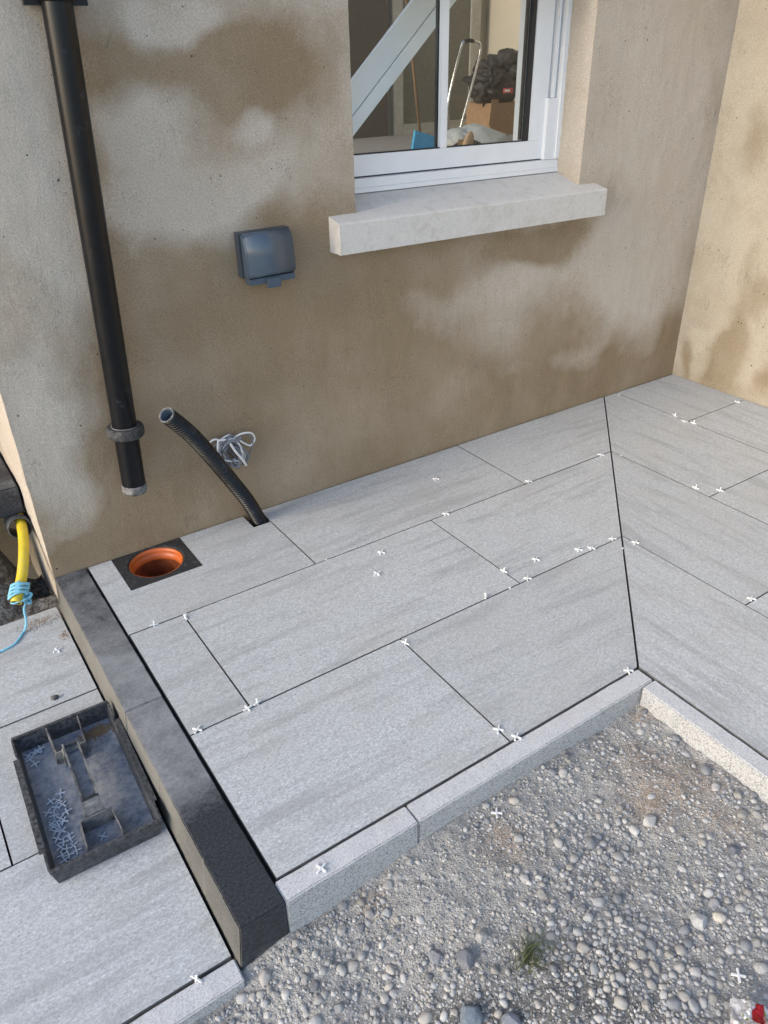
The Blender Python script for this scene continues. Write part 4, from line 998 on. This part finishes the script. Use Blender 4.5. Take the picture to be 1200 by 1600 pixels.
for k in order:
    vi = int(r_.integers(0, len(S3))); ang = vi % 2; p, f = S3[vi]
    ci = int(r_.integers(0, 5)); key = (vi, ci)
    if key not in meshes:
        m_ = np_mesh('pebble', p, f.ravel(), np.full(len(f), 3)); set_col(m_, np.repeat(palette(1, r_) * (.84 if ang else .95), len(p), 0)); m_.materials.append(MAT['stone']); m_.polygons.foreach_set('use_smooth', [True] * len(f)); meshes[key] = m_
    o = bpy.data.objects.new('stone' if ang else 'pebble', meshes[key]); COL.objects.link(o); s = float(Rr[k])
    o.scale = (s, s, s); o.location = P[k] + np.array([0, 0, s * r_.uniform(-.12, .16)]); o.rotation_euler = (r_.normal(0, .2), r_.normal(0, .2), r_.uniform(0, 6.28))
    tag(o, kinds[ang][0], 'pebble' if not ang else 'stone', kinds[ang][1])
Vst = []
me = stones('loose_gravel', np.concatenate([P[~solo], arr(mid)[0]]), np.concatenate([Rr[~solo], arr(mid)[1]]), S2, np.concatenate([cols[~solo], palette(len(mid), r_)]), np.concatenate([r_.uniform(.35, .7, (~solo).sum()), r_.uniform(.35, .75, len(mid))]), r_)
tag(link('loose_gravel', me, 'stone', smooth=True), 'loose grey pebbles strewn over the dirt below the kerbs', None, None, 'stuff')
n = 60000; X_ = r_.uniform(-.9, .95, n); Y_ = r_.uniform(-2.4, -1.373, n); D = gdens(X_, Y_)
kp = (r_.uniform(0, 1, n) < .42 + .5 * D) & in_gravel(X_, Y_, .002); X_, Y_ = X_[kp], Y_[kp]; rr_ = .0013 + .0038 * r_.random(len(X_)) ** 2.2
P2 = np.stack([X_, Y_, gheight(X_, Y_)], -1)
me = stones('grit', P2, rr_, S1, palette(len(X_), r_) * .95, r_.uniform(.2, .6, len(X_)), r_)
tag(link('grit', me, 'stone'), 'fine grey grit scattered between the pebbles', None, None, 'stuff')
spacer(.4382, -1.4117, float(gheight(np.array([.4382]), np.array([-1.4117]))[0]) + .004, 'f', .9, 'white spacer dropped in the gravel below the front kerb', 'spacers dropped in the gravel')
spacer(.5733, -1.9262, float(gheight(np.array([.5733]), np.array([-1.9262]))[0]) + .006, 'f', .8, 'white spacer dropped in the gravel near the crisp packet', 'spacers dropped in the gravel')

# grass tuft
gp = Vector((.2816, -1.6772, float(gheight(np.array([.2816]), np.array([-1.6772]))[0])))
bm = bmesh.new(); rg = random.Random(9)
for k in range(120):
    a = rg.gauss(-.9, 1.5); ln = rg.uniform(.03, .075); b0 = gp + Vector((rg.gauss(0, .019), rg.gauss(0, .012), -.002)); lean_ = rg.uniform(.5, 1.5)
    d = Vector((cos(a), sin(a), 0)); sd_ = Vector((-sin(a), cos(a), 0)) * rg.uniform(.0006, .0011); prev = None
    for q in range(5):
        u = q / 4; p = b0 + d * ln * sin(lean_ * u) * u * 1.0 + Vector((0, 0, ln * u * cos(lean_ * u * .9))); w_ = sd_ * (1 - u * .92)
        cur = (bm.verts.new(p - w_), bm.verts.new(p + w_))
        if prev: bm.faces.new((prev[0], prev[1], cur[1], cur[0]))
        prev = cur
tag(bm_obj('grass_tuft', bm, 'grass', origin=gp), 'small green grass tuft growing in the gravel', 'grass')

# crisp packet, half in frame at the bottom right
lp = Vector((.497, -2.004, -.058))
t = empty('crisp_packet', lp, 'crumpled red and white foil packet in the gravel at the corner', 'litter')
bm = bmesh.new(); nn = 26; gvs = []
for a in range(nn):
    row = []
    for b in range(nn):
        u, v = a / (nn - 1) - .5, b / (nn - 1) - .5
        q = Vector((u * .10, v * .075, 0)); hgt = .016 * (1 - (2 * v) ** 2) + .012 * mnoise.noise(Vector((u * 5, v * 5, 3))) + .004 * mnoise.noise(Vector((u * 14, v * 14, 8)))
        row.append(bm.verts.new(lp + Vector((q.x * cos(.6) - q.y * sin(.6), q.x * sin(.6) + q.y * cos(.6), hgt))))
    gvs.append(row)
for a in range(nn - 1):
    for b in range(nn - 1): bm.faces.new((gvs[a][b], gvs[a + 1][b], gvs[a + 1][b + 1], gvs[a][b + 1]))
bmesh.ops.solidify(bm, geom=bm.faces[:], thickness=.0006)
bm_obj('packet_foil', bm, 'foil', t)

# loose sand in the tray, mud on the lower slab
def crumbs(name, label, cx, cy, cz, sx, sy, n, mat, r0, r1, seed):
    q = np.random.default_rng(seed); X_ = cx + q.normal(0, sx, n); Y_ = cy + q.normal(0, sy, n); R_ = q.uniform(r0, r1, n)
    me = stones(name, np.stack([X_, Y_, np.full(n, cz)], -1), R_, S1, np.ones((n, 3)) * .3, np.full(n, .3), q)
    tag(link(name, me, mat), label, None, None, 'stuff')
crumbs('loose_sand', 'brown sand spilled in the back corner of the tool tray', -.222, -.612, ZL + .0078, .020, .010, 900, 'sand', .0008, .0024, 1)
crumbs('dried_mud', 'brown mud crumbs on the lower slab by the black kerb', -.235, -.045, ZL + .0002, .035, .016, 700, 'soil', .0006, .0022, 2)
crumbs('mud_crumbs', 'small brown mud patch beside the black kerb on the lower slab', -.190, -.155, ZL + .0002, .006, .012, 160, 'soil', .0006, .0025, 3)
bm = bmesh.new(); blob(bm, (-.283, -.415, ZL + .005), .011, .007, .008, 3, .4, 2)
tag(bm_obj('stone_chip', bm, 'rough_conc', origin=(-.283, -.415, ZL)), 'small grey stone chip lying on the lower slab by the tray', 'stone')
